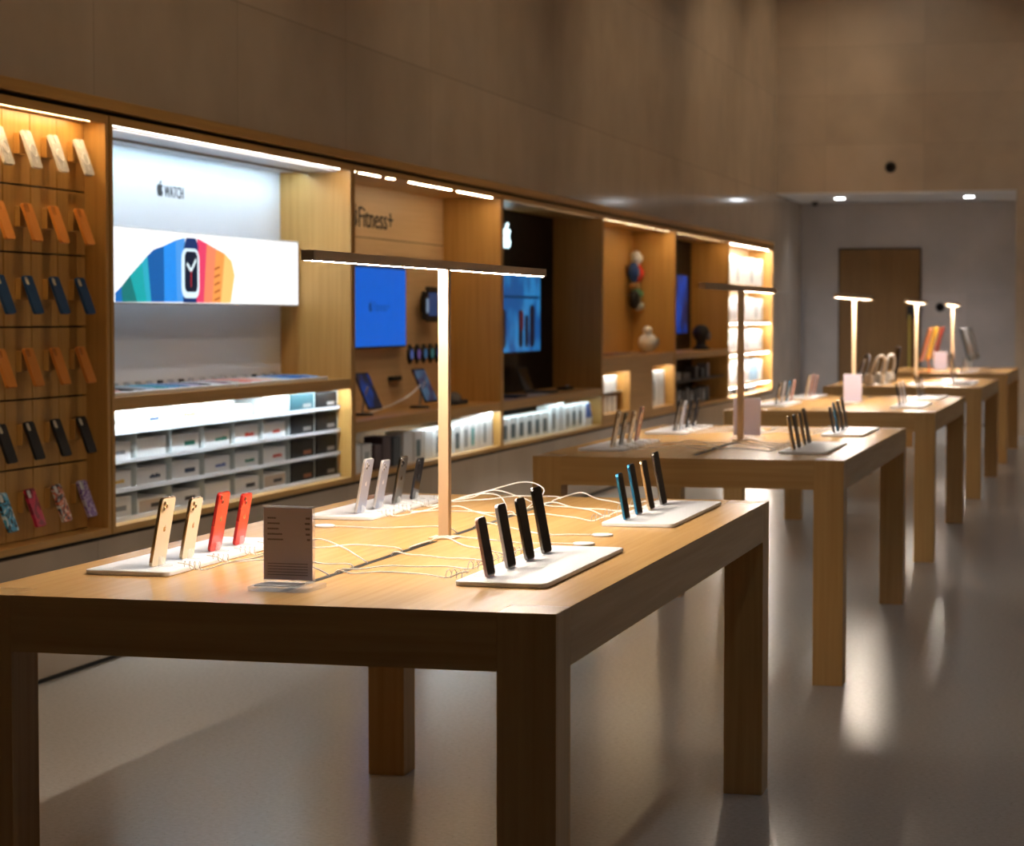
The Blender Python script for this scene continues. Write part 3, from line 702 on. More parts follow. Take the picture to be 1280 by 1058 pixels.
# ---- unit 3: black panel with emblem
BPAN = pmat('black_panel', (.003, .004, .006), .35, spec=.06)
t = unit(3, XB, WARMLOW, back=BPAN)
_, ya, yb, _ = UNITS[3]
lg = wall_logo('logo_emblem', XB+.002, .010, 17.14, 17.40, 2.035, 2.235, emit('emblem_glow', (.70, .95, 1.), 2.6), t); lg.location = [-v for v in UNITS[3][3]]
upart(3, 'shelf', (XB, ya, .822), (XW-.004, yb, .888), WY)
upart(3, 'shelf_led', (-4.275, ya+.10, .8210), (-4.245, yb-.10, .8223), emit('cool_led_low', (.70, .93, 1.), 18), 0)
upart(3, 'lower_back', (XB, ya, .576), (XB+.012, yb, .8215), BPAN, 0)
tv = thing('wall_screen', 'large screen with blue scene on the black panel below the glowing emblem', 'screen', (-4.60, 17.24, 1.20))
MB().box((-.044, -1.0, 0), (-.002, 1.0, .68), .004).build('bezel', BLACKM, tv)
MB().box((-.002, -.985, .015), (0, .965, .665)).build('screen', blob_emit('screen_street', (.01, .10, .34), (.03, .26, .62), .75, 3.2), tv)
for (y, w_, h) in ((.33, .14, .30), (.52, .12, .26), (.70, .16, .34), (-.2, .15, .3), (-.5, .12, .28)): MB().rrect(0, .0002, .0008, (y, .05+h/2), w_, h, .05).build('picture_figure', emit('picture_dark_figures', (.012, .012, .03), .6), tv)
MB().rrect(0, .0009, .0013, (.36, .26), .12, .16, .04).build('picture_red_shape', emit('picture_dark_red', (.10, .012, .02), .6), tv)
MB().box((.0002, -.98, .44), (.0009, .93, .462)).build('picture_dark_bar', emit('picture_deep_blue', (.004, .05, .16), .6), tv)
# dark laptops and small things on the shelf of unit 3
def laptop(y, lab, sy=.30):
    t = thing('laptop', lab, 'laptop', (-4.44, y, .8885), group='laptops on the black display shelf')
    MB().rrect(2, 0, .014, (.03, 0), .21, sy, .012, .002).build('base', BLACKM, t)
    M = Matrix.Translation((-.07, 0, .014)) @ Matrix.Rotation(math.radians(-18), 4, 'Y')
    MB().rrect(0, -.006, 0, (0, .10), sy, .20, .012, .001, M=M).build('lid', BLACKM, t)
    MB().box((0, -sy/2+.012, .012), (.0006, sy/2-.012, .19), M=M).build('screen', BLACKG, t)
laptop(16.5, 'open black laptop under the left part of the blue scene screen'); laptop(17.5, 'open black laptop under the right part of the blue scene screen')
t = thing('controller', 'small dark gadget lying at the right end of the black display shelf', 'gadget', (-4.42, 18.35, .8885))
MB().rrect(2, 0, .022, (0, 0), .09, .30, .04, .008).build('body', BLACKM, t); MB().cyl((0, .07, .022), (0, .07, .034), .016).build('knob', STEEL, t)
t = thing('flyer', 'pale flat leaflet on the shelf under the blue scene screen', 'leaflet', (-4.33, 17.0, .8885))
MB().box((-.06, -.35, 0), (.05, .32, .004)).build('sheet', pmat('leaflet_paper', (.5, .45, .4), .6), t)
S3 = [(15.86, .22, .175, PBL), (16.10, .22, .18, PBL), (16.34, .20, .18, PBL), (16.58, .20, .18, PBL), (16.82, .20, .18, PBL), (17.06, .20, .18, PBL), (17.34, .17, .215, PGR), (17.58, .19, .225, None), (17.82, .19, .19, PGR), (18.04, .17, .20, PBL), (18.26, .17, .20, PBL)]
for i, (y, w_, h, fc) in enumerate(S3):
    stand_box(3, y, w_, h, BOXW, 'white box, %s from the left below the black display shelf' % NTH[i], 'boxes below the black display shelf', fc)
t = thing('product_box', 'white and blue slanted box at the right end below the black display shelf', 'box', (-4.33, 18.55, .5765), group='boxes below the black display shelf')
MB().prism([(-.14, 0), (.14, 0), (.16, .06), (.04, .20), (-.12, .20)], 0, -.06, .06, .004).build('carton', BOXW, t)
MB().prism([(-.08, .07), (.13, .07), (.03, .19), (-.08, .19)], 0, .06, .0612).build('blue_panel', pmat('box_blue', (.02, .14, .55), .4), t)

# ---- unit 4: cabinet base with niches
t = unit(4, XB, emit('warm_led_far', (1., .74, .42), 55), back=WZ, lip=2.3280)
_, ya, yb, _ = UNITS[4]
upart(4, 'shelf', (XB, ya, 1.09), (XW-.004, yb, 1.145), WY)
NI = [(18.96, 20.06, .650, 1.010), (21.10, yb-.004, .625, 1.025)]
f = MB()
f.box(L(4, (-4.27, ya, .576)), L(4, (XW-.01, NI[0][0], 1.09))); f.box(L(4, (-4.27, NI[0][1], .576)), L(4, (XW-.01, NI[1][0], 1.09)))
for a, b, z0, z1 in NI: f.box(L(4, (-4.27, a, .576)), L(4, (XW-.01, b, z0))); f.box(L(4, (-4.27, a, z1)), L(4, (XW-.01, b, 1.09)))
f.box(L(4, (-4.27, NI[1][1], .576)), L(4, (XW-.01, yb, 1.09)))
f.build('cabinet_front', WY, t)
for a, b, z0, z1 in NI:
    n = MB(); n.box(L(4, (XB+.02, a-.02, z0-.02)), L(4, (-4.272, a, z1+.02))); n.box(L(4, (XB+.02, b, z0-.02)), L(4, (-4.272, b+.02 if b < yb-.05 else b+.003, z1+.02)))
    n.box(L(4, (XB+.02, a, z0-.02)), L(4, (-4.272, b, z0))); n.box(L(4, (XB+.02, a, z1)), L(4, (-4.272, b, z1+.02))); n.box(L(4, (XB, a-.02, z0-.02)), L(4, (XB+.02, b, z1+.02)))
    n.build('niche_liner', WY, t)
    upart(4, 'niche_led', (-4.31, a+.03, z1-.0012), (-4.275, b-.03, z1+.0005), emit('niche_led', (1., .92, .80), 30), 0)
upart(4, 'niche_divider', (XB+.03, NI[0][0], .815), (-4.30, NI[0][1], .83), STEEL, 0)
k = 0
for z0, word in ((.8305, 'upper'), (.6505, 'lower')):
    for i in range(4):
        stand_box(4, 19.18+.20*i, .15, .140, BOXW, 'white box, %s from the left on the %s level of the left lit niche' % (NTH[i], word), 'boxes in the left niche', None, x=-4.31, z0=z0)
for i in range(4):
    stand_box(4, 21.30+.22*i, .17, .34, BOXW, 'tall white box, %s from the left in the right lit niche' % NTH[i], 'boxes in the right niche', PGR if i == 1 else None, x=-4.30, z0=.6255)
HC = [('white', (.75, .78, .82), 22.00, 2.07, .085, .11), ('blue', (.01, .05, .22), 21.86, 1.93, .13, .15), ('red', (.72, .05, .03), 22.07, 1.92, .12, .14), ('tan', (.45, .25, .10), 21.88, 1.80, .10, .05), ('black', (.008, .008, .01), 21.90, 1.66, .13, .14), ('green and white', (.10, .25, .12), 22.04, 1.72, .08, .09), ('pale', (.60, .68, .70), 22.08, 1.60, .075, .07)]
PEGY = {}
for nm, col, y, z, ry, rz in HC:
    t = thing('hanging_accessory', 'small rounded %s accessory in the cluster on the wood wall above the niches' % nm, 'accessory', (XB, y, z), group='hanging accessory cluster')
    MB().ball((.07, 0, 0), 1, (.055, ry*.66, rz*.70), 18, 12).build('pouch', pmat('pouch_'+nm.replace(' ', '_'), col, .5), t)
    MB().cyl((0, 0, rz*.35), (.06, 0, rz*.35), .008).build('hook', STEEL, t)
    MB().rrect(0, .118, .128, (0, 0), ry*.7, rz*.5, .02, .002).build('tag', pmat('tag_'+nm.replace(' ', '_'), tuple(min(1, c*1.6+.02) for c in col), .4), t)
t = thing('toy_robot', 'small round white toy with a ball head on the shelf above the niches', 'toy', (-4.43, 21.86, 1.1455))
MB().ball((0, 0, .095), .095, (1, 1.35, 1)).build('body', WHITE, t); MB().ball((0, -.03, .215), .045, (1, 1.3, 1)).build('head', WHITE, t)
MB().cyl((0, -.02, .17), (0, -.03, .20), .018).build('neck', BLACKM, t); MB().cyl((.09, .02, .10), (.098, .02, .10), .045, .04).build('front_dial', pmat('dial_grey', (.3, .32, .34), .3), t)
t = thing('leaflet_tray', 'flat tray with dark leaflets on the shelf left of the toy', 'tray', (-4.40, 20.4, 1.1455))
MB().rrect(2, 0, .012, (0, 0), .20, 1.5, .02, .002).build('tray', pmat('tray_brown', (.25, .16, .12), .5), t)
MB().box((-.08, -.6, .012), (.07, .1, .018)).build('leaflets', pmat('leaflet_plum', (.18, .08, .10), .5), t)

# ---- unit 5: dark screen
t = unit(5, XB, WARMLED, back=BPAN, lip=2.3280)
_, ya, yb, _ = UNITS[5]
upart(5, 'shelf', (XB, ya, 1.065), (XW-.004, yb, 1.13), WY)
upart(5, 'inner_shelf', (XB, ya, .822), (-4.26, yb, .836), pmat('dark_shelf', (.03, .022, .015), .5))
upart(5, 'lower_back', (XB, ya, .576), (XB+.012, yb, 1.065), BPAN, 0)
tv = thing('wall_screen', 'narrow dark screen with deep blue picture, farthest from the camera', 'screen', (-4.60, 23.85, 1.30))
MB().box((-.044, -1.1, 0), (-.002, 1.1, .66), .004).build('bezel', BLACKM, tv)
MB().box((-.002, -1.08, .015), (0, 1.02, .645)).build('screen', blob_emit('screen_deep', (.0, .010, .06), (.0, .05, .34), .9, 2.8), tv)
t = thing('display_bust', 'dark rounded figure standing at the right of the shelf with the dark screen', 'figure', (-4.42, 24.75, 1.1305))
MB().lathe([(.09, 0), (.10, .01), (.06, .04), (.05, .09), (.085, .14), (.095, .19), (.07, .25), (.03, .275)], n=24).build('body', BLACKM, t); MB().cyl((.06, 0, .15), (.10, 0, .15), .05, .045).build('ear_cup', pmat('cup_grey', (.12, .12, .13), .3), t)
for i in range(9):
    h = random.uniform(.14, .20)
    stand_box(5, 22.6+.24*i, .15, h, pmat('box_taupe_%d' % (i % 3), [(.10, .09, .085), (.16, .14, .13), (.05, .045, .045)][i % 3], .5), 'dark upright box, %s from the left on the bottom of the dark lower shelf' % NTH[i], 'boxes on the dark bottom shelf', PGR if i % 3 == 1 else None, x=-4.30)
for i, (y, w_, h, cc) in enumerate([(22.75, .55, .085, (.42, .38, .32)), (23.35, .45, .07, (.05, .05, .05)), (23.95, .16, .13, (.10, .09, .09)), (24.3, .2, .10, (.05, .05, .05)), (24.65, .12, .15, (.25, .24, .25))]):
    stand_box(5, y, w_, h, pmat('dark_row_%d' % i, cc, .5), '%s box, %s from the left on the dark inner shelf' % (['pale low', 'long black', 'small dark', 'black', 'thin grey'][i], NTH[i]), 'boxes on the dark inner shelf', None, x=-4.32, z0=.8365)

# ---- unit 6: bright boxes
t = unit(6, -4.52, emit('neutral_led_top', (1., .90, .76), 200), -4.254, .010, WPALE)
_, ya, yb, _ = UNITS[6]
SH6 = [.70, 1.075, 1.44, 1.86]
for z in SH6:
    upart(6, 'shelf', (-4.52, ya, z-.03), (XW-.03, yb, z), WY)
    upart(6, 'shelf_led', (-4.265, ya+.03, z-.0312), (-4.252, yb-.03, z-.0298), NEUTLED, 0)
WN = {0: 'lowest', 1: 'second lowest', 2: 'third', 3: 'top'}
for j, z in enumerate(SH6):
    n = 9
    p = (yb-ya-.10)/n
    for i in range(n):
        h = [.27, .27, .30, .36][j]*random.uniform(.9, 1.0)
        w_ = p*random.uniform(.82, .93)
        bl = (j == 0 and i in (6, 7))
        stand_box(6, ya+.05+p*(i+.5), w_, h, pmat('pale_blue_box', (.35, .58, .80), .5) if bl else BOXW, '%s box, %s from the left on the %s shelf of the bright far unit' % ('pale blue' if bl else 'white', NTH[i], WN[j]), 'boxes in the bright far unit', PGR if (i+j) % 3 == 0 and not bl else None, x=-4.335, z0=z+.0005, dp=.14)
for i in range(3):
    stand_box(6, ya+.35+.9*i, .6, .06, BLACKM, 'flat black box, %s from the left at the bottom of the bright far unit' % NTH[i], 'flat black boxes', None, x=-4.29, dp=.16)

# ------------------------------------------------------------------ tables
XRT = -1.049; WT = 1.2936; XLT = XRT-WT; LT = 2.8226; HT_ = .914; LW_ = .1214; AP = .1184; XM = (XRT+XLT)/2
TY = [4.2814, 9.1444, 13.9224, 18.8728, 23.5]
TN = ['nearest', 'second', 'third', 'fourth', 'farthest']
def table_meshes():
    P = []
    h = WT/2; l = LT/2; w_ = LW_
    # top with aprons, notched for the corner posts
    m = MB()
    pts = [(-h+w_, -l), (h-w_, -l), (h-w_, -l+w_), (h, -l+w_), (h, l-w_), (h-w_, l-w_), (h-w_, l), (-h+w_, l), (-h+w_, l-w_), (-h, l-w_), (-h, -l+w_), (-h+w_, -l+w_)]
    m.prism(pts, 2, HT_-AP, HT_)
    m.bm.normal_update()
    for f in m.bm.faces: f.material_index = 1 if abs(f.normal.y) > .7 else 0
    P.append(('tabletop', m.mesh('tabletop', [TWY, TWX])))
    for sx in (-1, 1):
        for sy in (-1, 1):
            m = MB(); m.box((sx*h-(w_ if sx > 0 else 0), sy*l-(w_ if sy > 0 else 0), 0), (sx*h+(0 if sx > 0 else w_), sy*l+(0 if sy > 0 else w_), HT_), .0012, 1)
            m.bm.normal_update()
            for f in m.bm.faces: f.material_index = 1 if f.normal.z > .7 else 0
            P.append(('leg', m.mesh('leg', [TWZ, WEND])))
    for a, b in ((-1.20, -.10), (.10, 1.22)):
        m = MB(); m.box((-.009, a, HT_-.0005), (.009, b, HT_+.0006)); P.append(('cable_slot', m.mesh('cable_slot', DARKGAP)))
    return P
TM = table_meshes()
TL = ['long oak display table nearest the camera', 'long oak display table, second from the camera', 'long oak display table, third from the camera', 'long oak display table, fourth from the camera', 'long oak display table farthest away, in front of the alcove']
for i, y in enumerate(TY):
    t = thing('display_table', TL[i], 'table', (XM, y+LT/2, 0), group='oak display tables')
    for nm, me in TM: obj(nm, me, t)

# ------------------------------------------------------------------ lamps
def lamp_meshes(flush, near):
    P = []
    m = MB(); m.box((-.035, -.035, 0), (.035, .035, .004), .001); P.append(('base_plate', m.mesh('base_plate', BRASS)))
    m = MB(); m.box((-.014, -.014, .004), (.014, .014, .703), .0015); P.append(('pole', m.mesh('pole', BRASS)))
    # the bar is a channel; its strips sit between two thin side lips
    zb = .7025 if flush else .6992
    m = MB(); m.prism([(-.0145, zb), (-.0115, zb), (-.0115, .7055), (.0115, .7055), (.0115, zb), (.0145, zb), (.0145, .7255), (-.0145, .7255)], 1, -1.04, 1.04)
    for e in (-1.04, 1.036): m.box((-.0145, e, zb), (.0145, e+.004, .7056))
    P.append(('head_bar', m.mesh('head_bar', BRASS)))
    for a, b, mt in ((-1.03, -.03, near), (.03, 1.03, LAMPLED)):
        m = MB(); m.box((-.0105, a, .7025), (.0105, b, .7056)); P.append(('light_strip', m.mesh('light_strip', mt)))
    return P
LMS = [lamp_meshes(True, LAMPLED), lamp_meshes(False, LAMPOFF), lamp_meshes(False, LAMPLED)]
for i, y in enumerate(TY):
    t = thing('table_lamp', 'slim T shaped brass lamp with a long light bar on the %s table' % TN[i], 'lamp', (-1.694, y+1.4026, HT_+.0007), group='bar lamps on the tables')
    for nm, me in LMS[min(i, 2)]: obj(nm, me, t)

# ------------------------------------------------------------------ trays, phones, cables
def pad_meshes():
    P = []
    m = MB(); m.rrect(2, 0, .0105, (0, 0), .205, .80, .018, .002, 6); P.append(('slab', m.mesh('slab', WHITE)))
    m = MB(); m.rrect(2, .0105, .0108, (0, 0), .193, .788, .013, 0, 6); P.append(('top_sheet', m.mesh('top_sheet', pmat('tray_sheet', (.80, .82, .86), .3))))
    m = MB(); random.seed(3)
    for g in range(4):
        y0 = -.33+.17*g
        for r in range(4):
            m.box((.045+.012*r, y0, .0108), (.0475+.012*r, y0+random.uniform(.05, .11), .0110))
    P.append(('printed_lines', m.mesh('printed_lines', pmat('print_pale_grey', (.52, .54, .58), .5))))
    return P
PM = pad_meshes()
def bracket_mesh():
    # clear bracket behind a phone, in the phone-row frame (back of phone towards +x)
    m = MB(); m.prism([(.006, .0112), (.036, .0112), (.036, .015), (.018, .017), (.0125, .034), (.0085, .034)], 1, -.009, .009, .0008)
    return m.mesh('phone_bracket', CLEAR)
BRK = bracket_mesh()
PADX = {'L': -2.140, 'R': -1.270}
ROWXO = {'L': .030, 'R': -.047}
PADY = {'F': .39+.40, 'B': 1.835+.40}
PHY = {'F': [.455, .628, .800, .960], 'B': [1.895, 2.062, 2.240, 2.425]}
SIDE = {'L': 'left', 'R': 'right'}; FB = {'F': 'front', 'B': 'back'}
PN = ['frontmost', 'second', 'third', 'rearmost']
LEAN = math.radians(10.5)
def cable(name, pts, label, group, r=.0016, puck=None):
    if puck:
        t = thing('charging_cable', label, 'cable', (puck[0], puck[1], HT_+.0006), group=group)
        o = (puck[0], puck[1], HT_+.0006)
        MB().tube([(p[0]-o[0], p[1]-o[1], p[2]-o[2]) for p in pts], r).build('cord', CABLEW, t)
        MB().lathe([(.026, 0), (.0285, .0015), (.0285, .0045), (.0265, .006)], n=28).build('puck', WHITE, t)
        return t
    return tag(MB().tube(pts, r).build('charging_cable', CABLEW), label, 'cable', group)
COIL = pmat('clear_coil', (.75, .72, .68), .2, alpha=.45)
def display(ti, side, fb, phones, cables=True):
    y0 = TY[ti]+(.16 if ti == 2 else 0)
    sg = 1 if side == 'L' else -1
    pad = thing('display_tray', 'white display tray of phones at the %s %s of the %s table' % (FB[fb], SIDE[side], TN[ti]), 'tray', (PADX[side], y0+PADY[fb], HT_+.0006), (0, 0, 0 if side == 'L' else PI), 'white phone trays')
    for nm, me in PM: obj(nm, me, pad)
    for i, ph in enumerate(phones):
        if ph is None: continue
        fin, size = ph[:2]
        py = y0+PHY[fb][i]+SIZES[size][0]/2+(.065*i if ti == 2 else 0)
        px = PADX[side]+ROWXO[side]
        dy = py-(y0+PADY[fb]); b = obj('phone_bracket', BRK, pad, (ROWXO[side]*sg, dy*sg, 0))
        place_phone(fin, size, (px, py, HT_+.0006+.0115+.0008), 0 if side == 'L' else PI, LEAN,
                    '%s phone, %s on the %s %s tray of the %s table' % (fin, PN[i] if len(phones) == 4 else PN[i], FB[fb], SIDE[side], TN[ti]), 'display phones on trays')
        if cables:
            z = HT_+.0006
            sx = px+sg*.050; ey = py+random.uniform(-.12, .14)+(.10 if fb == 'B' and ti == 0 else 0)
            if abs(ey-(y0+1.4)) < .13: ey += .2
            ex = -1.694-sg*.0; hgt = random.choice([.006, .012, .03, .045]) if ti == 0 else random.uniform(.006, .03)
            pe = sx+sg*.055
            pts = [(sx, py+.004, z+.020), (sx+sg*.022, py+.012, z+.016), (pe, py+.02, z+.004)]
            n = 4
            for k in range(1, n+1):
                f = k/(n+1); a = math.sin(f*PI)
                pts.append((pe+(ex-pe)*f, py+.02+(ey-py-.02)*f+.03*math.sin(f*5+i), z+.003+hgt*a*(1.2 if f > .4 else .7)))
            pts += [(ex-sg*.012, ey, z+.010), (ex, ey+.003, z+.002)]
            cable('charging_cable', pts, 'white charging cable of the %s phone, %s %s tray, %s table' % (PN[i], FB[fb], SIDE[side], TN[ti]), 'charging cables')
            # clear coil at the phone end
            if ti < 2:
                q = []
                for k in range(40):
                    a = k*.62; q.append((sx+sg*(.010+.0012*k), py+.014+.010*math.cos(a), z+.0135+.0095*math.sin(a)))
                tag(MB().tube(q, .0009, 5, 2).build('security_coil', COIL), 'thin clear coiled tether behind the %s phone, %s %s tray, %s table' % (PN[i], FB[fb], SIDE[side], TN[ti]), 'tether', 'coiled phone tethers')
random.seed(11)
display(0, 'L', 'F', [('gold', 'max'), ('gold', 'pro'), ('red', 'std'), ('red', 'mini')])
display(0, 'L', 'B', [('silver', 'max'), ('silver', 'pro'), ('graphite', 'pro'), ('black', 'mini')])
display(0, 'R', 'F', [('rose', 'mini'), ('silver', 'std'), ('graphite', 'pro'), ('graphite', 'max')])
display(0, 'R', 'B', [('blue', 'mini'), ('blue', 'std'), ('gold', 'pro'), ('graphite', 'max')])
display(1, 'L', 'F', [('gold', 'max'), ('graphite', 'pro'), ('gold', 'pro'), ('rose', 'max')])
display(1, 'L', 'B', [('graphite', 'max'), ('silver', 'pro'), ('black', 'std'), ('black', 'std')])
display(1, 'R', 'F', [('gold', 'pro'), ('black', 'std'), ('gold', 'pro'), ('graphite', 'max')])
display(1, 'R', 'B', [('black', 'mini'), ('blue', 'std'), ('graphite', 'pro'), ('graphite', 'max')])
display(2, 'L', 'F', [('black', 'std'), ('silver', 'std'), ('blue', 'std'), ('rose', 'std')], False)
display(2, 'L', 'B', [('gold', 'max'), ('rose', 'max'), ('rose', 'std')], False)
display(2, 'R', 'F', [('black', 'std'), ('silver', 'pro'), ('silver', 'pro')], False)
display(2, 'R', 'B', [('graphite', 'max'), ('black', 'std'), ('graphite', 'std')], False)
# charging pucks on the nearest table
z = HT_+.0006
for (px, py), (ex, ey), word in (((-2.105, 5.90), (-1.694, 5.80), 'in front of the back left tray'), ((-1.305, 5.84), (-1.694, 5.95), 'beside the back right tray'), ((-1.300, 5.60), (-1.694, 5.55), 'behind the front right tray')):
    s = 1 if ex > px else -1
    cable('c', [(px+s*.027, py, z+.003), (px+s*.08, py-.006, z+.003), ((px*.6+ex*.4), py-.02, z+.003), (px*.3+ex*.7, (py+ey)/2, z+.012), (ex-s*.03, ey, z+.018), (ex, ey+.002, z+.002)],
          'white charging puck and cable, nearest table, %s' % word, 'charging pucks', puck=(px, py))
# two high loops beside the lamp
cable('c', [(-2.02, 6.62, z+.004), (-1.98, 6.66, z+.01), (-1.86, 6.72, z+.045), (-1.74, 6.70, z+.075), (-1.66, 6.62, z+.055), (-1.70, 6.54, z+.003)], 'high looping white cable behind the lamp of the nearest table', 'charging cables')
cable('c', [(-2.0, 6.36, z+.004), (-1.95, 6.40, z+.012), (-1.85, 6.45, z+.05), (-1.76, 6.44, z+.055), (-1.71, 6.36, z+.03), (-1.694, 6.28, z+.002)], 'lower looping white cable just right of the lamp on the nearest table', 'charging cables')

# price cards
def price_card(x, y, label, w_=.118, h=.165, detail=True, rz=-.03):
    t = thing('price_card', label, 'sign', (x, y, HT_+.0008), (0, 0, rz), 'price cards on the tables')
    MB().rrect(2, 0, .010, (.01, -.035), w_+.02, .115, .006, .001).build('acrylic_base', CLEAR, t)
    MB().box((-.045, -.085, .0102), (.045, -.02, .0125), .0005).build('leaflet', WHITE, t)
    MB().box((-w_/2, -.004, .0102), (w_/2, .004, h+.01), .0015).build('acrylic_holder', CLEAR, t)
    MB().box((-w_/2+.003, -.0056, .016), (w_/2-.003, -.0046, h+.006)).build('printed_card', pmat('mauve_card', (.60, .53, .64), .6), t)
    if detail:
        m = MB(); pr_ = MB(); fp = MB(); yy = -.0059; PRC = pmat('print_charcoal', (.20, .155, .175), .6)
        for k, l in enumerate((.020, .028, .026, .034, .036)):
            zz = .147-.0115*k
            x0 = -w_/2+.012; xx = x0
            while xx < x0+l: m.box((xx, yy, zz), (min(x0+l, xx+.0042), -.0056, zz+.0036)); xx += .0049
            r = (.010, .012, .011, .010, .007)[k]
            pr_.box((w_/2-.008-r, yy, zz), (w_/2-.008, -.0056, zz+.0045))
        for k in range(5):
            zz = .050-.006*k
            xx = -w_/2+.012
            while xx < w_/2-.016: fp.box((xx, yy, zz), (xx+.0026, -.0056, zz+.0018)); xx += .0032
        m.build('product_names', PRC, t); pr_.build('price_column', PRC, t); fp.build('fine_print', PRC, t)
price_card(-1.708, 4.56, 'mauve price card in a clear stand at the front of the nearest table')
price_card(-1.690, 10.72, 'mauve price card in a clear stand behind the lamp on the second table', .135, .185, False)
price_card(-1.682, 15.15, 'pale price card in a clear stand in the middle of the third table', .125, .19, False)
price_card(-1.80, 24.6, 'mauve price card in a clear stand in the middle of the farthest table', .14, .20, False)

# fourth table: headphones, tablets
def headphones(x, y, mcol, lab, rz, cush):
    t = thing('headphones', lab, 'headphones', (x, y, HT_+.0006), (0, 0, rz), 'headphones on the fourth table')
    MB().cyl((0, 0, 0), (0, 0, .012), .07, .065, 24).build('stand_base', STEEL, t)
    MB().tube([(0, 0, .01), (.02, 0, .10), (.05, 0, .215)], .007).build('stand_stem', STEEL, t)
    q = []
    for k in range(13):
        a = PI*k/12; q.append((.05+.03*math.sin(a), .085*math.cos(a), .14+.11*math.sin(a)))
    q = [(.02, .088, .06)]+q+[(.02, -.088, .06)]
    MB().tube(q, .011, 10).build('headband', mcol, t)
    for s in (1, -1):
        MB().rrect(1, s*.088-.022, s*.088+.022, (.01, .055), .075, .092, .03, .012, 6).build('ear_cup', mcol, t)
        MB().rrect(1, s*.058-.008, s*.058+.008, (.01, .055), .062, .078, .026, .003, 6).build('ear_cushion', cush, t)
HPW = pmat('beige_metal', (.84, .72, .58), .35); HPC = pmat('pale_mesh', (.70, .68, .64), .8)
headphones(-1.975, 19.35, HPW, 'beige over ear headphones on a stand, nearer pair on the fourth table', -.5, HPC)
headphones(-1.93, 19.75, pmat('grey_metal', (.50, .43, .36), .4), 'grey beige over ear headphones on a stand, behind the beige pair', -.5, HPC)
headphones(-2.125, 19.62, pmat('charcoal_metal', (.10, .09, .085), .3, .5), 'charcoal over ear headphones on a stand at left of the beige pair', .4, BLACKM)
t = thing('tablet', 'dark tablet standing upright behind the headphones on the fourth table', 'tablet', (-1.90, 20.3, HT_+.002), (0, .16, .3))
MB().rrect(0, -.004, .004, (0, .16), .22, .32, .015, .001).build('body', pmat('tablet_brown', (.06, .045, .04), .4, .5), t); MB().rrect(0, -.0046, -.004, (0, .16), .205, .305, .01).build('screen', BLACKG, t)
t = thing('tablet_tray', 'white tray with two tablets at right of the fourth table', 'tray', (-1.27, 19.95, HT_+.0006))
MB().rrect(2, 0, .012, (0, 0), .22, .95, .02, .002).build('slab', WHITE, t)
MB().box((-.05, -.35, .012), (.07, .3, .016)).build('leaflets', pmat('leaflet_grey', (.35, .33, .34), .5), t)
for i, (y, fr) in enumerate(((19.66, 'rose'), (20.05, 'graphite'))):
    t = thing('tablet', '%s tablet leaning on the white tray of the fourth table, %s one' % (fr, ['nearer', 'farther'][i]), 'tablet', (-1.325, y, HT_+.0156), (0, LEAN*1.1, PI), 'leaning tablets on the fourth table')
    MB().rrect(0, -.0035, .0035, (0, .125), .18, .25, .015, .001).build('body', FIN[fr][0], t); MB().rrect(0, -.004, -.0034, (0, .125), .165, .235, .01).build('screen', BLACKG, t)
t = thing('leaflet', 'white leaflet lying in the middle of the fourth table', 'leaflet', (-1.55, 19.75, HT_+.0008))
MB().box((-.16, -.25, 0), (.16, .3, .004)).build('sheet', WHITEM, t)

# farthest table: slim desktop computers
def computer(x, y, col, word, lab, rz):
    t = thing('desktop_computer', lab, 'computer', (x, y, HT_+.0006), (0, 0, rz), 'slim desktop computers on the farthest table')
    m1 = pmat('computer_'+word+'_back', col, .35, .15); m2 = pmat('computer_'+word+'_chin', tuple(min(1, c*1.25+.05) for c in col), .4)
    MB().rrect(2, 0, .006, (0, 0), .15, .17, .02, .002).build('stand_foot', m2, t)
    MB().prism([(.045, .006), (.052, .006), (.035, .16), (.028, .16)], 1, -.07, .07, .001).build('stand_neck', m2, t)
    M = Matrix.Translation((-.035, 0, .115)) @ Matrix.Rotation(math.radians(15), 4, 'Y')
    MB().rrect(0, -.006, .006, (0, .18), .50, .36, .02, .002, M=M).build('display_body', m1, t)
    MB().rrect(0, -.0068, -.006, (0, .205), .485, .29, .008, M=M).build('screen', BLACKG, t)
    MB().box((-.0066, -.245, .004), (-.006, .245, .056), M=M).build('chin', m2, t)
for i, (y, w_, col) in enumerate(((23.9, 'orange', (.75, .20, .02)), (24.75, 'yellow', (.80, .42, .02)), (25.65, 'red', (.36, .05, .02)))):
    computer(-1.91, y, col, w_, '%s slim desktop computer on the left side of the farthest table' % w_, 0)
for i, (y, w_, col) in enumerate(((24.0, 'blue', (.16, .22, .30)), (24.75, 'silver', (.30, .32, .34)), (25.5, 'slate', (.10, .12, .14)))):
    computer(-1.49, y, col, w_, '%s slim desktop computer on the right side of the farthest table' % w_, PI)

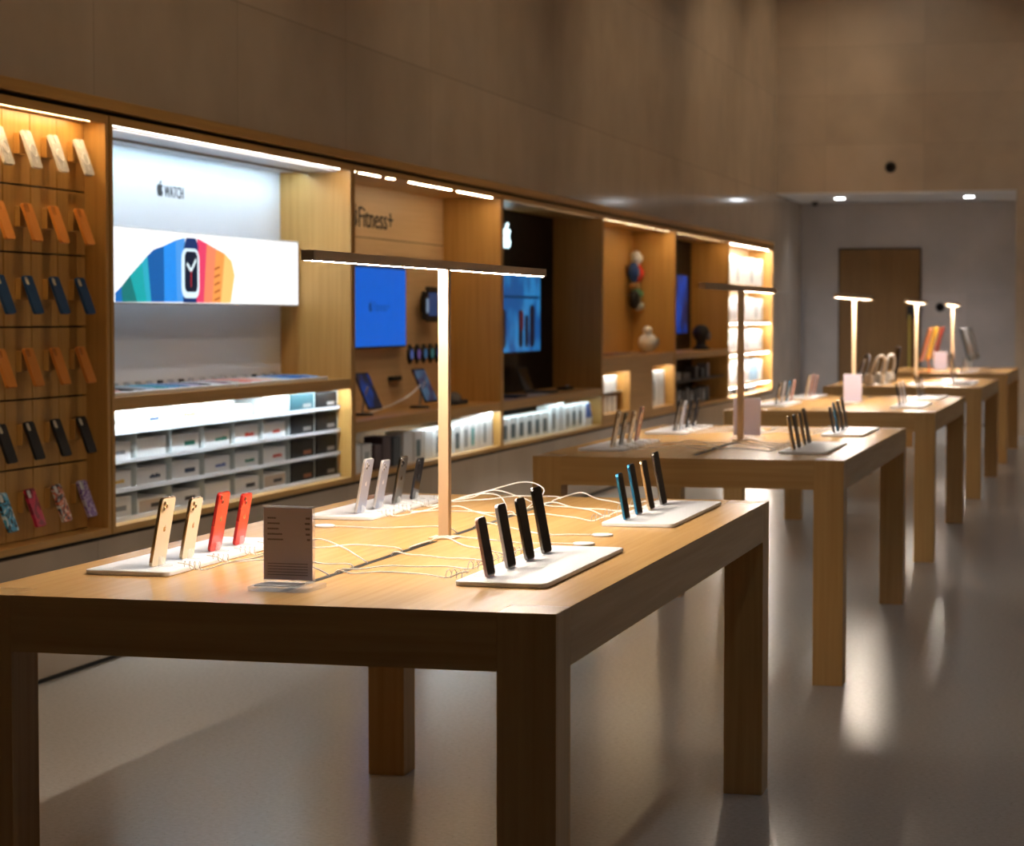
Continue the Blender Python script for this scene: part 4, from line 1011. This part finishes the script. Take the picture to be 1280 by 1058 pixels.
# ------------------------------------------------------------------ lights of the hall
WARM = (1., .72, .46)
HLED = emit('hall_lamp', (1., .85, .66), 8)
for i, (x, y) in enumerate(((.6, 4.), (.6, 9.), (.6, 14.), (.6, 19.), (.6, 24.), (3.4, 6.5), (3.4, 14.), (3.4, 21.5))):
    downlight('hall_downlight', 'round recessed downlight in the high hall ceiling above the aisle', (x, y, ZC), .10, HLED, 'hall downlights')
    spot((x, y, ZC-.03), 88, (.78, .88, 1.), 110, .8, .10)
for y in (4., 9., 14., 19., 24., 27.5):  # unseen ceiling lamps and spots, added to brighten the left stone wall
    spot((-1.6, y, ZC-.03), (250 if y < 12 else 190), (1., .77, .52), 80, .9, .08, (-4.22, y+.6, 3.9))
    downlight('added_wall_lamp', 'added unseen ceiling lamp that brightens the stone wall above the units', (-1.6, y, ZC), .08, HLED, 'added wall lamps')

for x in (-2.6, .4, 3.2):  # more added lamps out of view, put in to lift the end wall
    spot((x, 26.2, ZC-.03), 80, (1., .86, .68), 80, .9, .08, (x, 29.1, 3.6))
    downlight('added_wall_lamp', 'added unseen ceiling lamp that brightens the stone end wall', (x, 26.2, ZC), .08, HLED, 'added end wall lamps')

wd = bpy.data.worlds.new('World'); SC.world = wd; wd.use_nodes = True
wd.node_tree.nodes['Background'].inputs['Color'].default_value = (.5, .6, .8, 1)
wd.node_tree.nodes['Background'].inputs['Strength'].default_value = .01

# ------------------------------------------------------------------ camera
cam = bpy.data.cameras.new('camera'); co = bpy.data.objects.new('camera', cam); C.objects.link(co)
cam.sensor_fit = 'HORIZONTAL'; cam.sensor_width = 36; cam.lens = 2832.1/1280*36
yaw, pitch = .2599, .0470
fw = Vector((-math.sin(yaw)*math.cos(pitch), math.cos(yaw)*math.cos(pitch), -math.sin(pitch)))
co.location = (0, 0, 1.4958); co.rotation_euler = fw.to_track_quat('-Z', 'Y').to_euler()
cam.clip_start = .1; cam.clip_end = 100
cam.dof.use_dof = True; cam.dof.focus_distance = 5.4; cam.dof.aperture_fstop = 6.3
SC.camera = co
SC.view_settings.view_transform = 'Standard'; SC.view_settings.look = 'None'; SC.view_settings.gamma = 1
SC.view_settings.exposure = 0
SC.view_settings.use_curve_mapping = False
